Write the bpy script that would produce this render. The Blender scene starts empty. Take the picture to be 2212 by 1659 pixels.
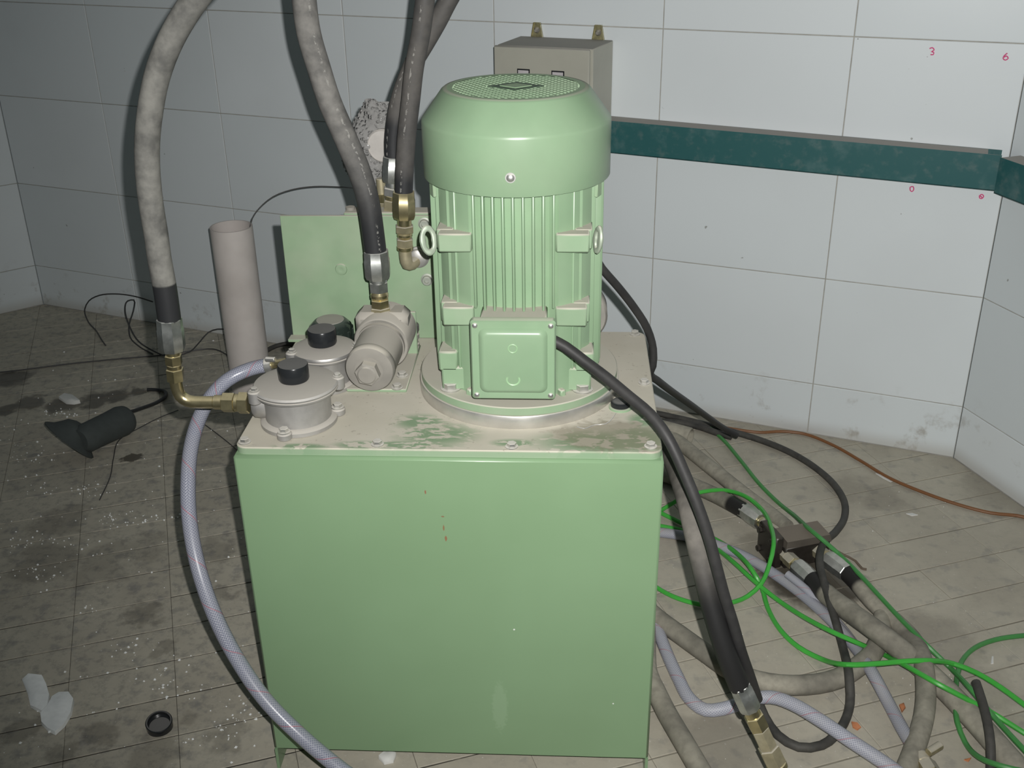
import bpy, math, random
from mathutils import Vector, Matrix, noise as mnoise
random.seed(7)
PI = math.pi
scene = bpy.context.scene
COL = scene.collection

# ------------------------------------------------------------------ camera
CAM = Vector((0.1831, -1.4057, 1.4387))
CR, CU, CF = Vector((0.9986, 0.0516, -0.0141)), Vector((-0.0098, 0.4344, 0.9007)), Vector((-0.0526, 0.8992, -0.4343))
cd = bpy.data.cameras.new('camera')
cd.sensor_width = 36.0
cd.lens = 38.0872
cd.clip_start = 0.02
cam = bpy.data.objects.new('camera', cd)
COL.objects.link(cam)
m = Matrix((CR, CU, -CF)).transposed().to_4x4()
m.translation = CAM
cam.matrix_world = m
scene.camera = cam

# ------------------------------------------------------------------ world, flash, exposure
w = bpy.data.worlds.new('world')
scene.world = w
w.use_nodes = True
w.node_tree.nodes['Background'].inputs[0].default_value = (0.80, 0.97, 1.0, 1)
w.node_tree.nodes['Background'].inputs[1].default_value = 0.055
# the camera's own flash gun, a little above and to the right of the lens
fd = bpy.data.lights.new('camera_flash', 'SPOT')
fd.energy = 176.0
fd.color = (1.0, 0.985, 0.96)
fd.spot_size = math.radians(94)
fd.spot_blend = 1.0
fd.shadow_soft_size = 0.006
fl = bpy.data.objects.new('camera_flash', fd)
COL.objects.link(fl)
fpos = CAM + CR * 0.031 + CU * 0.042
ftar = Vector((0.40, 0.80, 0.66))
fl.matrix_world = (ftar - fpos).to_track_quat('-Z', 'Y').to_matrix().to_4x4()
fl.location = fpos
vs = scene.view_settings
vs.view_transform = 'Standard'
vs.look = 'None'
vs.exposure = 0.0
vs.gamma = 1.0
vs.use_curve_mapping = False


# ------------------------------------------------------------------ mesh helpers
class MB:
    """collects shapes (world coordinates) for ONE mesh object"""
    def __init__(s):
        s.v, s.f, s.uv = [], [], {}

    def add(s, vs_, fs_, uvs=None):
        b = len(s.v)
        s.v += [Vector(p) for p in vs_]
        for i, f in enumerate(fs_):
            s.f.append(tuple(b + k for k in f))
            if uvs:
                s.uv[len(s.f) - 1] = uvs[i]
        return s

    def box(s, x0, x1, y0, y1, z0, z1, M=None, bev=0.0):
        if bev:
            pts, fs = bevel_box(x0, x1, y0, y1, z0, z1, bev)
        else:
            pts = [(x, y, z) for z in (z0, z1) for y in (y0, y1) for x in (x0, x1)]
            fs = [(0, 2, 3, 1), (4, 5, 7, 6), (0, 1, 5, 4), (2, 6, 7, 3), (0, 4, 6, 2), (1, 3, 7, 5)]
        if M is not None:
            pts = [M @ Vector(p) for p in pts]
        return s.add(pts, fs)

    def lathe(s, prof, o, ax=(0, 0, 1), n=32, a0=0.0, ref=None):
        """prof: list of (radius, distance along axis); closed with caps where r>0 at the ends"""
        ax = Vector(ax).normalized()
        e1 = Vector(ref) if ref else (Vector((1, 0, 0)) if abs(ax.x) < .9 else Vector((0, 1, 0)))
        e1 = (e1 - ax * e1.dot(ax)).normalized()
        e2 = ax.cross(e1)
        o = Vector(o)
        vs_, fs_ = [], []
        for (r, t) in prof:
            for k in range(n):
                a = a0 + 2 * PI * k / n
                vs_.append(o + ax * t + (e1 * math.cos(a) + e2 * math.sin(a)) * r)
        for i in range(len(prof) - 1):
            for k in range(n):
                k2 = (k + 1) % n
                fs_.append((i * n + k, i * n + k2, (i + 1) * n + k2, (i + 1) * n + k))
        if prof[0][0] > 1e-6:
            fs_.append(tuple(reversed(range(n))))
        if prof[-1][0] > 1e-6:
            b = (len(prof) - 1) * n
            fs_.append(tuple(range(b, b + n)))
        return s.add(vs_, fs_)

    def cyl(s, r, h, o, ax=(0, 0, 1), n=24, bev=0.0, **k):
        if bev:
            pr = [(r - bev, 0), (r, bev), (r, h - bev), (r - bev, h)]
        else:
            pr = [(r, 0), (r, h)]
        return s.lathe(pr, o, ax, n, **k)

    def hexa(s, r, h, o, ax=(0, 0, 1), **k):
        c = r * .10
        return s.lathe([(r - c, 0), (r, c * .6), (r, h - c * .6), (r - c, h)], o, ax, 6, **k)

    def tube(s, pts, r, n=12, res=0.02, caps=True, flat=1.0, taper=None):
        P = spline(pts, res)
        L = [0.0]
        for a, b in zip(P, P[1:]):
            L.append(L[-1] + (b - a).length)
        T = []
        for i in range(len(P)):
            a, b = P[max(0, i - 1)], P[min(len(P) - 1, i + 1)]
            T.append((b - a).normalized())
        u = Vector((0, 1, 0))
        u = u - T[0] * u.dot(T[0])
        if u.length < .1:
            u = Vector((0, 0, -1)) - T[0] * T[0].dot(Vector((0, 0, -1)))
        u.normalize()
        vs_, fs_, uvs = [], [], []
        for i, p in enumerate(P):
            u = (u - T[i] * u.dot(T[i])).normalized()
            w_ = T[i].cross(u)
            rr = r * (taper(L[i] / L[-1]) if taper else 1.0)
            for k in range(n):
                a = 2 * PI * k / n
                vs_.append(p + u * math.cos(a) * rr + w_ * math.sin(a) * rr * flat)
        for i in range(len(P) - 1):
            for k in range(n):
                k2 = (k + 1) % n
                fs_.append((i * n + k, i * n + k2, (i + 1) * n + k2, (i + 1) * n + k))
                u0, u1 = k / n, (k + 1) / n
                uvs.append(((u0, L[i]), (u1, L[i]), (u1, L[i + 1]), (u0, L[i + 1])))
        if caps:
            fs_.append(tuple(reversed(range(n))))
            uvs.append([(0, 0)] * n)
            b = (len(P) - 1) * n
            fs_.append(tuple(range(b, b + n)))
            uvs.append([(0, L[-1])] * n)
        return s.add(vs_, fs_, uvs)

    def prism(s, poly, z0, z1, M=None):
        n = len(poly)
        pts = [(x, y, z0) for x, y in poly] + [(x, y, z1) for x, y in poly]
        if M is not None:
            pts = [M @ Vector(p) for p in pts]
        fs = [tuple(reversed(range(n))), tuple(range(n, 2 * n))]
        fs += [(i, (i + 1) % n, n + (i + 1) % n, n + i) for i in range(n)]
        return s.add(pts, fs)

    def mesh(s, name, mat, off=(0, 0, 0), ang=38):
        me = bpy.data.meshes.new(name)
        o = Vector(off)
        me.from_pydata([tuple(p - o) for p in s.v], [], s.f)
        if s.uv:
            ul = me.uv_layers.new(name='UVMap')
            for pi, poly in enumerate(me.polygons):
                q = s.uv.get(pi)
                if q:
                    for j, li in enumerate(poly.loop_indices):
                        ul.data[li].uv = q[j]
        me.polygons.foreach_set('use_smooth', [True] * len(me.polygons))
        me.set_sharp_from_angle(angle=math.radians(ang))
        if mat:
            me.materials.append(mat)
        me.update()
        return me


def bevel_box(x0, x1, y0, y1, z0, z1, b):
    lo, hi = (x0, y0, z0), (x1, y1, z1)
    pts, idx = [], {}
    for sx in (0, 1):
        for sy in (0, 1):
            for sz in (0, 1):
                for a in range(3):
                    p = []
                    for c, sg in enumerate((sx, sy, sz)):
                        e = hi[c] if sg else lo[c]
                        if c != a:
                            e += -b if sg else b
                        p.append(e)
                    idx[(sx, sy, sz, a)] = len(pts)
                    pts.append(tuple(p))
    fs = []
    q = lambda *k: idx[k]
    for a in range(3):
        for sg in (0, 1):
            o = [c for c in range(3) if c != a]
            ring = []
            for (i, j) in ((0, 0), (1, 0), (1, 1), (0, 1)):
                k = [0, 0, 0]
                k[a] = sg
                k[o[0]] = i
                k[o[1]] = j
                ring.append(q(*k, a))
            if (sg == 1) != (a != 1):
                ring.reverse()
            fs.append(tuple(ring))
    for a in range(3):                       # edges along axis a
        o = [c for c in range(3) if c != a]
        for i in (0, 1):
            for j in (0, 1):
                r = []
                for (e, ax_) in ((0, o[0]), (1, o[0]), (1, o[1]), (0, o[1])):
                    k = [0, 0, 0]
                    k[a] = e
                    k[o[0]] = i
                    k[o[1]] = j
                    r.append(q(*k, ax_))
                fs.append(fixwind(pts, r, lo, hi))
    for sx in (0, 1):
        for sy in (0, 1):
            for sz in (0, 1):
                fs.append(fixwind(pts, [q(sx, sy, sz, a) for a in range(3)], lo, hi))
    fs[:6] = [fixwind(pts, list(f), lo, hi) for f in fs[:6]]
    return pts, fs


def fixwind(pts, r, lo, hi):
    c = Vector([(a + b) / 2 for a, b in zip(lo, hi)])
    P = [Vector(pts[i]) for i in r]
    n = (P[1] - P[0]).cross(P[2] - P[0])
    mid = sum(P, Vector()) / len(P)
    return tuple(r) if n.dot(mid - c) > 0 else tuple(reversed(r))


def spline(pts, res):
    P = [Vector(p) for p in pts]
    if len(P) == 2:
        n = max(1, int((P[1] - P[0]).length / (res * 3)))
        return [P[0].lerp(P[1], i / n) for i in range(n + 1)]
    Q = [P[0] * 2 - P[1]] + P + [P[-1] * 2 - P[-2]]
    out = []
    for i in range(1, len(Q) - 2):
        p0, p1, p2, p3 = Q[i - 1], Q[i], Q[i + 1], Q[i + 2]
        d = lambda a, b: max(1e-5, (b - a).length) ** .5
        t0 = 0
        t1 = t0 + d(p0, p1)
        t2 = t1 + d(p1, p2)
        t3 = t2 + d(p2, p3)
        n = max(2, int((p2 - p1).length / res))
        for k in range(n):
            t = t1 + (t2 - t1) * k / n
            A1 = p0 * ((t1 - t) / (t1 - t0)) + p1 * ((t - t0) / (t1 - t0))
            A2 = p1 * ((t2 - t) / (t2 - t1)) + p2 * ((t - t1) / (t2 - t1))
            A3 = p2 * ((t3 - t) / (t3 - t2)) + p3 * ((t - t2) / (t3 - t2))
            B1 = A1 * ((t2 - t) / (t2 - t0)) + A2 * ((t - t0) / (t2 - t0))
            B2 = A2 * ((t3 - t) / (t3 - t1)) + A3 * ((t - t1) / (t3 - t1))
            out.append(B1 * ((t2 - t) / (t2 - t1)) + B2 * ((t - t1) / (t2 - t1)))
    out.append(P[-1])
    return out


# ------------------------------------------------------------------ scene-graph helpers
def tag(o, label, cat, group=None, kind=None):
    o['label'] = label
    o['category'] = cat
    if group:
        o['group'] = group
    if kind:
        o['kind'] = kind
    return o


ORG = {}


def thing(name, label, cat, loc, group=None):
    o = bpy.data.objects.new(name, None)
    o.empty_display_size = .02
    COL.objects.link(o)
    o.location = loc
    ORG[o.name] = Vector(loc)
    return tag(o, label, cat, group)


def part(name, mb, mat, parent, ang=38, label=None):
    off = ORG[parent.name]
    o = bpy.data.objects.new(name, mb.mesh(name, mat, off, ang))
    COL.objects.link(o)
    o.parent = parent
    ORG[o.name] = off
    if label:
        o['label'] = label
    return o


def inst(name, me, parent, loc, rot=None):
    """a part that shares its mesh with its look-alikes"""
    o = bpy.data.objects.new(name, me)
    COL.objects.link(o)
    o.parent = parent
    o.location = Vector(loc) - ORG[parent.name]
    if rot is not None:
        o.rotation_euler = rot
    ORG[o.name] = ORG[parent.name]
    return o


def solo(name, mb, mat, label, cat, base=None, group=None, kind=None, ang=38):
    if base is None:
        zs = min(p.z for p in mb.v)
        c = sum(mb.v, Vector()) / len(mb.v)
        base = Vector((c.x, c.y, zs))
    o = bpy.data.objects.new(name, mb.mesh(name, mat, base, ang))
    COL.objects.link(o)
    o.location = base
    ORG[o.name] = Vector(base)
    return tag(o, label, cat, group, kind)


# ------------------------------------------------------------------ materials
class NT:
    def __init__(s, name):
        s.m = bpy.data.materials.new(name)
        s.m.use_nodes = True
        s.t = s.m.node_tree
        s.b = s.t.nodes['Principled BSDF']
        s.pos = s.n('ShaderNodeNewGeometry')

    def n(s, typ, **kw):
        nd = s.t.nodes.new(typ)
        for k, v in kw.items():
            setattr(nd, k, v)
        return nd

    def put(s, sock, v):
        if isinstance(v, bpy.types.NodeSocket):
            s.t.links.new(v, sock)
        elif isinstance(v, (tuple, list)):
            sock.default_value = tuple(v) + ((1,) if len(v) == 3 and len(sock.default_value) == 4 else ())
        else:
            sock.default_value = v

    def math(s, op, a, b=0.0, c=0.0, clamp=False):
        nd = s.n('ShaderNodeMath', operation=op, use_clamp=clamp)
        for i, x in enumerate((a, b, c)):
            s.put(nd.inputs[i], x)
        return nd.outputs[0]

    def ramp(s, v, a, b, lo=0.0, hi=1.0):
        nd = s.n('ShaderNodeMapRange', interpolation_type='SMOOTHSTEP')
        for i, x in enumerate((v, a, b, lo, hi)):
            s.put(nd.inputs[i], x)
        return nd.outputs[0]

    def noise(s, scale, detail=3, vec=None, rough=.55, dist=0.0, off=None, stretch=None):
        nd = s.n('ShaderNodeTexNoise')
        vec = vec or s.pos.outputs['Position']
        if off or stretch:
            mp = s.n('ShaderNodeMapping')
            s.put(mp.inputs['Vector'], vec)
            if off:
                mp.inputs['Location'].default_value = off
            if stretch:
                mp.inputs['Scale'].default_value = stretch
            vec = mp.outputs[0]
        s.put(nd.inputs['Vector'], vec)
        nd.inputs['Scale'].default_value = scale
        nd.inputs['Detail'].default_value = detail
        nd.inputs['Roughness'].default_value = rough
        nd.inputs['Distortion'].default_value = dist
        return nd.outputs[0]

    def mix(s, f, a, b):
        nd = s.n('ShaderNodeMix', data_type='RGBA')
        s.put(nd.inputs[0], f)
        s.put(nd.inputs[6], a)
        s.put(nd.inputs[7], b)
        return nd.outputs[2]

    def sep(s, vec):
        nd = s.n('ShaderNodeSeparateXYZ')
        s.put(nd.inputs[0], vec)
        return nd.outputs

    def bump(s, h, strength=.3, dist=.002):
        nd = s.n('ShaderNodeBump')
        nd.inputs['Strength'].default_value = strength
        nd.inputs['Distance'].default_value = dist
        s.put(nd.inputs['Height'], h)
        s.put(s.b.inputs['Normal'], nd.outputs[0])

    def fin(s, col, rough=.5, metal=0.0, spec=.5):
        s.put(s.b.inputs['Base Color'], col)
        s.put(s.b.inputs['Roughness'], rough)
        s.put(s.b.inputs['Metallic'], metal)
        s.b.inputs['Specular IOR Level'].default_value = spec
        return s.m


DUST = (0.50, 0.468, 0.400)
DUSTG = (0.36, 0.345, 0.315)


def dusty(name, base, rough=.45, metal=0.0, dust=.9, film=.15, var=.10, ns=25, dcol=DUST, lo=.35, hi=.8, bump=0.0,
          spec=.5):
    """paint / metal with settled dust on its upward faces and a thin film elsewhere"""
    t = NT(name)
    n1 = t.noise(ns, 4)
    n2 = t.noise(9, 3, off=(3, 1, 2))
    c = t.mix(t.ramp(n1, .3, .7), tuple(x * (1 - var) for x in base), tuple(min(1, x * (1 + var)) for x in base))
    nz = t.sep(t.pos.outputs['Normal'])[2]
    up = t.ramp(nz, lo, hi)
    up = t.math('MULTIPLY', up, t.ramp(n2, .15, .5, dust * .8, dust))
    fm = t.ramp(n2, .3, .75, film * .3, film)
    fac = t.math('MAXIMUM', up, fm)
    col = t.mix(fac, c, dcol)
    r = t.ramp(fac, 0, .8, rough, .9)
    me = t.ramp(fac, 0, .6, metal, 0.0) if metal else 0.0
    if bump:
        t.bump(n1, bump, .001)
    return t.fin(col, r, me, spec)


def plain(name, base, rough=.5, metal=0.0, var=.08, ns=40, spec=.5, bump=0.0):
    t = NT(name)
    n1 = t.noise(ns, 3)
    c = t.mix(n1, tuple(x * (1 - var * 2) for x in base), tuple(min(1, x * (1 + var * 2)) for x in base))
    if bump:
        t.bump(n1, bump, .001)
    return t.fin(c, rough, metal, spec)


def hose_mat(name, rubber=(.026, .027, .029), dust=(.235, .228, .21), amount=.8, clean=0.0, cleanw=.05, pr=True, ns=14,
             pu=.62):
    """rubber hose: UV v runs along its length in metres from the fitting; dust rubbed off near the fitting"""
    t = NT(name)
    uv = t.n('ShaderNodeTexCoord').outputs['UV']
    u, v, _ = t.sep(uv)
    n1 = t.noise(ns, 4, rough=.6)
    n2 = t.noise(70, 3, off=(1, 2, 3))
    f = t.math("MULTIPLY", t.ramp(n1, .28, .64, .45, 1.0), t.ramp(n2, .25, .7, .75, 1.0))
    nz = t.sep(t.pos.outputs['Normal'])[2]
    f = t.math('MULTIPLY', f, t.ramp(nz, -.9, .4, .55, 1.0))
    if clean:
        f = t.math('MULTIPLY', f, t.ramp(v, clean, clean + cleanw))
    f = t.math('MULTIPLY', f, amount)
    c = t.mix(f, rubber, dust)
    if pr:
        d = t.math('ABSOLUTE', t.math('SUBTRACT', u, pu))
        band = t.math('LESS_THAN', d, .015)
        dash = t.noise(150, 2, vec=uv, stretch=(.15, 1, 1))
        dash = t.ramp(dash, .5, .58)
        big = t.ramp(t.noise(9, 1, vec=uv, stretch=(.01, 1, 1), off=(0, 5, 0)), .42, .5)
        k = t.math('MULTIPLY', t.math('MULTIPLY', band, dash), t.math('MULTIPLY', big, .30))
        c = t.mix(k, c, (.55, .54, .5))
    t.bump(n2, .15, .001)
    return t.fin(c, t.ramp(f, 0, .6, .50, .85), 0, .32)


def braid_mat(name, base=(.195, .21, .285), thread=(.46, .47, .53), dirt=.15, rough=.22):
    t = NT(name)
    uv = t.n('ShaderNodeTexCoord').outputs['UV']
    u, v, _ = t.sep(uv)
    a = t.math('SINE', t.math('MULTIPLY', t.math('ADD', t.math('MULTIPLY', u, 14.0), t.math('MULTIPLY', v, 210.0)), 2 * PI))
    b = t.math('SINE', t.math('MULTIPLY', t.math('SUBTRACT', t.math('MULTIPLY', u, 14.0), t.math('MULTIPLY', v, 210.0)), 2 * PI))
    k = t.ramp(t.math('MAXIMUM', a, b), .45, .95)
    c = t.mix(t.math('MULTIPLY', k, .75), base, thread)
    fr = t.math('FRACT', t.math('ADD', t.math('MULTIPLY', u, 1.0), t.math('MULTIPLY', v, 13.0)))
    red = t.math('LESS_THAN', fr, .03)
    c = t.mix(t.math('MULTIPLY', red, .7), c, (.42, .12, .16))
    n1 = t.noise(16, 4)
    nz = t.sep(t.pos.outputs['Normal'])[2]
    df = t.math('MULTIPLY', t.ramp(n1, .3, .7, .4, 1.0), t.ramp(nz, -.2, .8, .4, 1.0))
    df = t.math('MULTIPLY', df, dirt)
    c = t.mix(df, c, DUSTG)
    t.bump(k, .35, .0008)
    return t.fin(c, t.ramp(df, 0, .6, rough, .8))


GREEN = (0.218, 0.335, 0.205)
M_green = dusty('green_paint', GREEN, .34, 0, .95, .22, .05, 14)
M_green_clean = dusty('green_paint_clean', GREEN, .32, 0, .55, .10, .04, 12, lo=.8, hi=.98)
M_green_dull = dusty('green_paint_dull', (.205, .325, .190), .5, 0, .9, .28, .10, 7)
M_green_dark = plain('green_paint_dark', (.07, .13, .075), .5)
M_steel = dusty('zinc_steel', (.62, .62, .60), .34, .9, .6, .12, .12, 60)
M_zinc = dusty('zinc_ferrule', (.50, .52, .50), .30, .92, .35, .12, .15, 80)
M_brass = dusty('yellow_zinc', (.60, .52, .30), .24, .95, .30, .08, .15, 60, dcol=(.40, .37, .27))
M_brass_dusty = dusty('yellow_zinc_dusty', (.42, .37, .22), .38, .85, .7, .35, .15, 60, dcol=DUSTG)
M_alu = dusty('cast_aluminium', (.40, .395, .385), .42, .75, .92, .22, .10, 45, bump=.1, dcol=(.43, .405, .36))
M_alu_ring = dusty('turned_aluminium', (.62, .61, .58), .30, .85, .9, .20, .08, 30)
M_dustpart = dusty('dust_coated_casting', (.17, .165, .15), .6, .3, 1.0, .55, .08, 30, lo=-.15, hi=.6, bump=.1, dcol=(.43, .405, .355))
M_dustend = dusty('dusty_dark_cap', (.15, .145, .135), .65, .1, .9, .40, .08, 30)
M_black = dusty('black_plastic', (.016, .018, .020), .25, 0, .55, .02, .05, 30, dcol=(.25, .245, .235), lo=.8, hi=.98, spec=.3)
M_blackgl = dusty('black_gloss_cap', (.018, .026, .022), .10, 0, .35, .03, .05, 30, dcol=(.14, .17, .145), lo=.55, hi=.95)
M_rubber = plain('black_rubber', (.022, .023, .024), .45, 0, .1)
M_cable = hose_mat('black_cable', (.016, .016, .017), (.16, .155, .145), .18, pr=False)
M_cable2 = hose_mat('black_cable_dusty', (.016, .016, .017), (.22, .21, .18), .30, pr=False, ns=22)

# ------------------------------------------------------------------ structure materials
def wall_mat():
    t = NT('glazed_wall_tile')
    oi = t.n('ShaderNodeObjectInfo')
    base = t.mix(oi.outputs['Random'], (.70, .752, .772), (.76, .805, .825))
    n1 = t.noise(2.2, 3)
    base = t.mix(t.ramp(n1, .35, .7, 0, .35), base, (.64, .675, .69))
    sp = t.noise(38, 2, off=(4, 4, 1))
    base = t.mix(t.ramp(sp, .77, .79, 0, .6), base, (.17, .155, .13))
    z = t.sep(t.pos.outputs['Position'])[2]
    low = t.ramp(z, .0, .22, 1, 0)
    st = t.ramp(t.noise(13, 4, off=(7, 0, 0), rough=.65), .56, .72)
    base = t.mix(t.math('MULTIPLY', t.math('MULTIPLY', st, low), .8), base, (.33, .30, .25))
    low2 = t.ramp(z, .0, .05, .55, 0)
    base = t.mix(low2, base, (.42, .395, .345))
    t.bump(n1, .03, .002)
    return t.fin(base, t.ramp(n1, .3, .7, .30, .42), 0, .45)


M_wall = wall_mat()
M_grout = plain('wall_joint', (.40, .385, .345), .9, 0, .2, 30)


def grout_mat():
    t = NT('floor_joint')
    n = t.noise(9, 3, rough=.7)
    x, _, _ = t.sep(t.pos.outputs['Position'])
    side = t.ramp(x, -.3, .5, 0, .9)
    f = t.math('MULTIPLY', t.ramp(n, .34, .46), t.ramp(side, 0, 1, 1, .30))
    return t.fin(t.mix(f, (.30, .28, .225), (.045, .042, .036)), .95, 0, .2)


M_fgrout = grout_mat()

STAINS = [  # oil and damp patches on the floor: x, y, radius, depth of tone
    ((0.7201, 0.5874, 0.0000), .115, .92), ((0.7666, 0.5787, 0.0000), .08, .9), ((0.6908, 0.6316, 0.0000), .10, .85), ((0.6350, 0.7023, 0.0000), .08, .5), ((-0.7271, 0.4262, 0.0000), .045, .70), ((-1.0193, 0.6133, 0.0000), .10, .60),
    ((-1.0585, 0.7781, 0.0000), .075, .5), ((-0.8826, 0.6269, 0.0000), .075, .45), ((-0.6429, 0.6624, 0.0000), .06, .45), ((-1.5676, 1.5698, 0.0000), .07, .85),
    ((-1.1330, 1.4943, 0.0000), .035, .78), ((-1.1791, 1.4646, 0.0000), .055, .8), ((-1.2399, 1.4382, 0.0000), .06, .8), ((-1.3337, 1.4081, 0.0000), .06, .78), ((-1.4206, 1.4122, 0.0000), .06, .76), ((-1.4831, 1.3651, 0.0000), .05, .8), ((-0.8352, 0.0665, 0.0000), .045, .6),
    ((-0.6712, 0.0609, 0.0000), .035, .55), ((-0.5610, 0.0193, 0.0000), .06, .5), ((-0.7165, 0.0247, -0.0000), .035, .6), ((-0.6358, 0.3084, 0.0000), .03, .6),
    ((-0.5715, 0.5131, 0.0000), .035, .55), ((-1.0099, 1.0931, 0.0000), .022, .85), ((0.4648, 0.0858, -0.0000), .10, .55), ((0.9216, 0.3911, 0.0000), .11, .42),
    ((0.9576, 0.9437, 0.0000), .07, .35), ((0.9718, 0.2365, 0.0000), .09, .35), ((0.8966, 0.9750, 0.0000), .07, .3), ((-0.8097, 0.6667, 0.0000), .07, .4),
    ((-0.8737, 0.5638, 0.0000), .06, .35), ((-0.4338, 0.0755, 0.0000), .045, .45), ((-0.5131, 0.1204, -0.0000), .03, .45), ((1.2939, 0.9864, 0.0000), .14, .45),
]


def floor_mat():
    t = NT('dusty_floor_tile')
    P = t.pos.outputs['Position']
    oi = t.n('ShaderNodeObjectInfo')
    base = t.mix(oi.outputs['Random'], (.400, .368, .300), (.448, .415, .340))
    n1 = t.noise(5, 5, rough=.62)
    base = t.mix(t.ramp(n1, .38, .66, 0, .75), base, (.49, .458, .375))
    n2 = t.noise(42, 4, rough=.7, off=(2, 1, 0))
    x, y, _ = t.sep(P)
    left = t.ramp(x, -.25, -.6)                        # the walked-on side is grimier
    base = t.mix(t.math('MULTIPLY', t.ramp(n2, .45, .68), t.ramp(left, 0, 1, .12, .42)), base, (.155, .155, .15))
    bl = t.noise(24, 3, off=(8, 3, 0))
    base = t.mix(t.math('MULTIPLY', t.ramp(bl, .55, .68), t.ramp(left, 0, 1, .25, .35)), base, (.15, .16, .175))
    sp = t.noise(160, 1, off=(1, 9, 0))
    base = t.mix(t.math('MULTIPLY', t.ramp(sp, .72, .76), .6), base, (.62, .60, .55))
    nd = t.noise(17, 4, off=(5, 5, 0))
    wob = t.math('MULTIPLY', t.math('SUBTRACT', nd, .5), .14)
    tot = None
    for (p, r, d) in STAINS:
        ds = t.n('ShaderNodeVectorMath', operation='DISTANCE')
        t.put(ds.inputs[0], P)
        ds.inputs[1].default_value = (p[0], p[1], 0)
        f = t.ramp(t.math('ADD', ds.outputs['Value'], wob), r * .55, r * 1.1, d * (1.0 if d > .75 else .62), 0)
        tot = f if tot is None else t.math('MAXIMUM', tot, f)
    base = t.mix(tot, base, (.065, .057, .043))
    t.bump(n2, .25, .0012)
    return t.fin(base, t.ramp(tot, 0, .8, .82, .42), 0, .35)


M_floor = floor_mat()

# ------------------------------------------------------------------ walls
WA = -0.3441
WT = Vector((math.cos(WA), math.sin(WA), 0))        # along the back wall, to the right
WN = Vector((math.sin(WA), -math.cos(WA), 0))       # out of the back wall, into the room
W0 = Vector((0, 1.5809, 0))
SL, SR = -1.853, 1.276
TW, TH, SOX, SOZ = .46174, .30202, .89609, 1.05678
CL = W0 + WT * SL
CRN = W0 + WT * SR
DL = Vector((-.763, -.646, 0)).normalized()          # left wall runs this way from its corner
DR = Vector((.36, -.933, 0)).normalized()            # right wall
ZTOP = SOZ + 2 * TH
rows_z = [SOZ - k * TH for k in range(-2, 4)] + [0.0]


def wall(name, o, d, n, length, cols, label):
    th = .12
    mb = MB()
    up = Vector((0, 0, 1))

    def P(s, z, q):
        return o + d * s + n * q + up * z
    q0, q1 = -th, -.0022
    pts = [P(s, z, q) for q in (q0, q1) for z in (-.05, ZTOP) for s in (0, length)]
    mb.add(pts, [(0, 2, 3, 1), (4, 5, 7, 6), (0, 1, 5, 4), (2, 6, 7, 3), (0, 4, 6, 2), (1, 3, 7, 5)])
    w_ = solo(name, mb, M_grout, label, 'wall', base=o, kind='structure')
    g = .0012
    cache = {}
    ss = [0.0] + [c for c in cols if .02 < c < length - .02] + [length]
    for a, b in zip(ss, ss[1:]):
        for zt, zb in zip(rows_z, rows_z[1:]):
            key = (round(b - a, 3), round(zt - zb, 3))
            if key not in cache:
                t = MB()
                hw, hz = (b - a) / 2 - g, (zt - zb) / 2 - g
                e = .0012
                ring = lambda h, k, q: [d * sx * (hw - h) + up * sz * (hz - h) + n * q
                                        for sx, sz in ((-1, -1), (1, -1), (1, 1), (-1, 1))]
                vs_ = ring(0, 0, -.0022) + ring(0, 0, -.0008) + ring(e, 0, 0)
                fs_ = [(8, 9, 10, 11)]
                for i in range(4):
                    j = (i + 1) % 4
                    fs_ += [(i, j, 4 + j, 4 + i), (4 + i, 4 + j, 8 + j, 8 + i)]
                t.add(vs_, fs_)
                cache[key] = t.mesh('tile', M_wall, ang=20)
            c = P((a + b) / 2, (zt + zb) / 2, random.uniform(-.0003, .0003))
            inst('tile', cache[key], w_, c)
    return w_


NL = Vector((-DL.y, DL.x, 0))
if NL.dot(CAM - CL) < 0:
    NL = -NL
NR = Vector((-DR.y, DR.x, 0))
if NR.dot(CAM - CRN) < 0:
    NR = -NR
wall_back = wall('wall_back', CL, WT, WN, SR - SL, [SOX + j * TW - SL for j in range(-6, 1)],
                 'pale grey glazed tile wall behind the green machine')
wall_left = wall('wall_left', CL, DL, NL, 1.9, [TW * k - .13 for k in range(1, 5)],
                 'tiled wall at the left edge meeting the dark corner')
wall_right = wall('wall_right', CRN, DR, NR, 1.6, [TW * k - .06 for k in range(1, 5)],
                  'tiled wall at the right edge under the short dark duct')

M_pen = plain('pink_marker', (.72, .10, .26), .6)


def pen(pts):
    mb = MB()
    mb.tube(pts, .0014, 6, .004)
    part('pen_mark', mb, M_pen, wall_back, label='pink marker sign on a wall tile')


pen([(1.0037, 1.2205, 1.0378), (1.0091, 1.2186, 1.0401), (1.0136, 1.2170, 1.0352), (1.0085, 1.2188, 1.0308), (1.0133, 1.2171, 1.0301), (1.0131, 1.2172, 1.0249), (1.0074, 1.2192, 1.0246)])
pen([(1.1596, 1.1647, 1.0352), (1.1542, 1.1666, 1.0289), (1.1534, 1.1669, 1.0228), (1.1584, 1.1651, 1.0200), (1.1631, 1.1634, 1.0243), (1.1587, 1.1650, 1.0291), (1.1547, 1.1664, 1.0259)])
pen([(1.0060, 1.2197, 0.7130), (1.0071, 1.2193, 0.7050), (1.0115, 1.2177, 0.7020), (1.0147, 1.2166, 0.7081), (1.0118, 1.2176, 0.7147), (1.0070, 1.2193, 0.7131)])
pen([(1.1546, 1.1664, 0.7075), (1.1557, 1.1661, 0.7008), (1.1606, 1.1643, 0.7002), (1.1635, 1.1633, 0.7061), (1.1591, 1.1649, 0.7102), (1.1556, 1.1661, 0.7076), (1.1623, 1.1637, 0.7015)])

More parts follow.
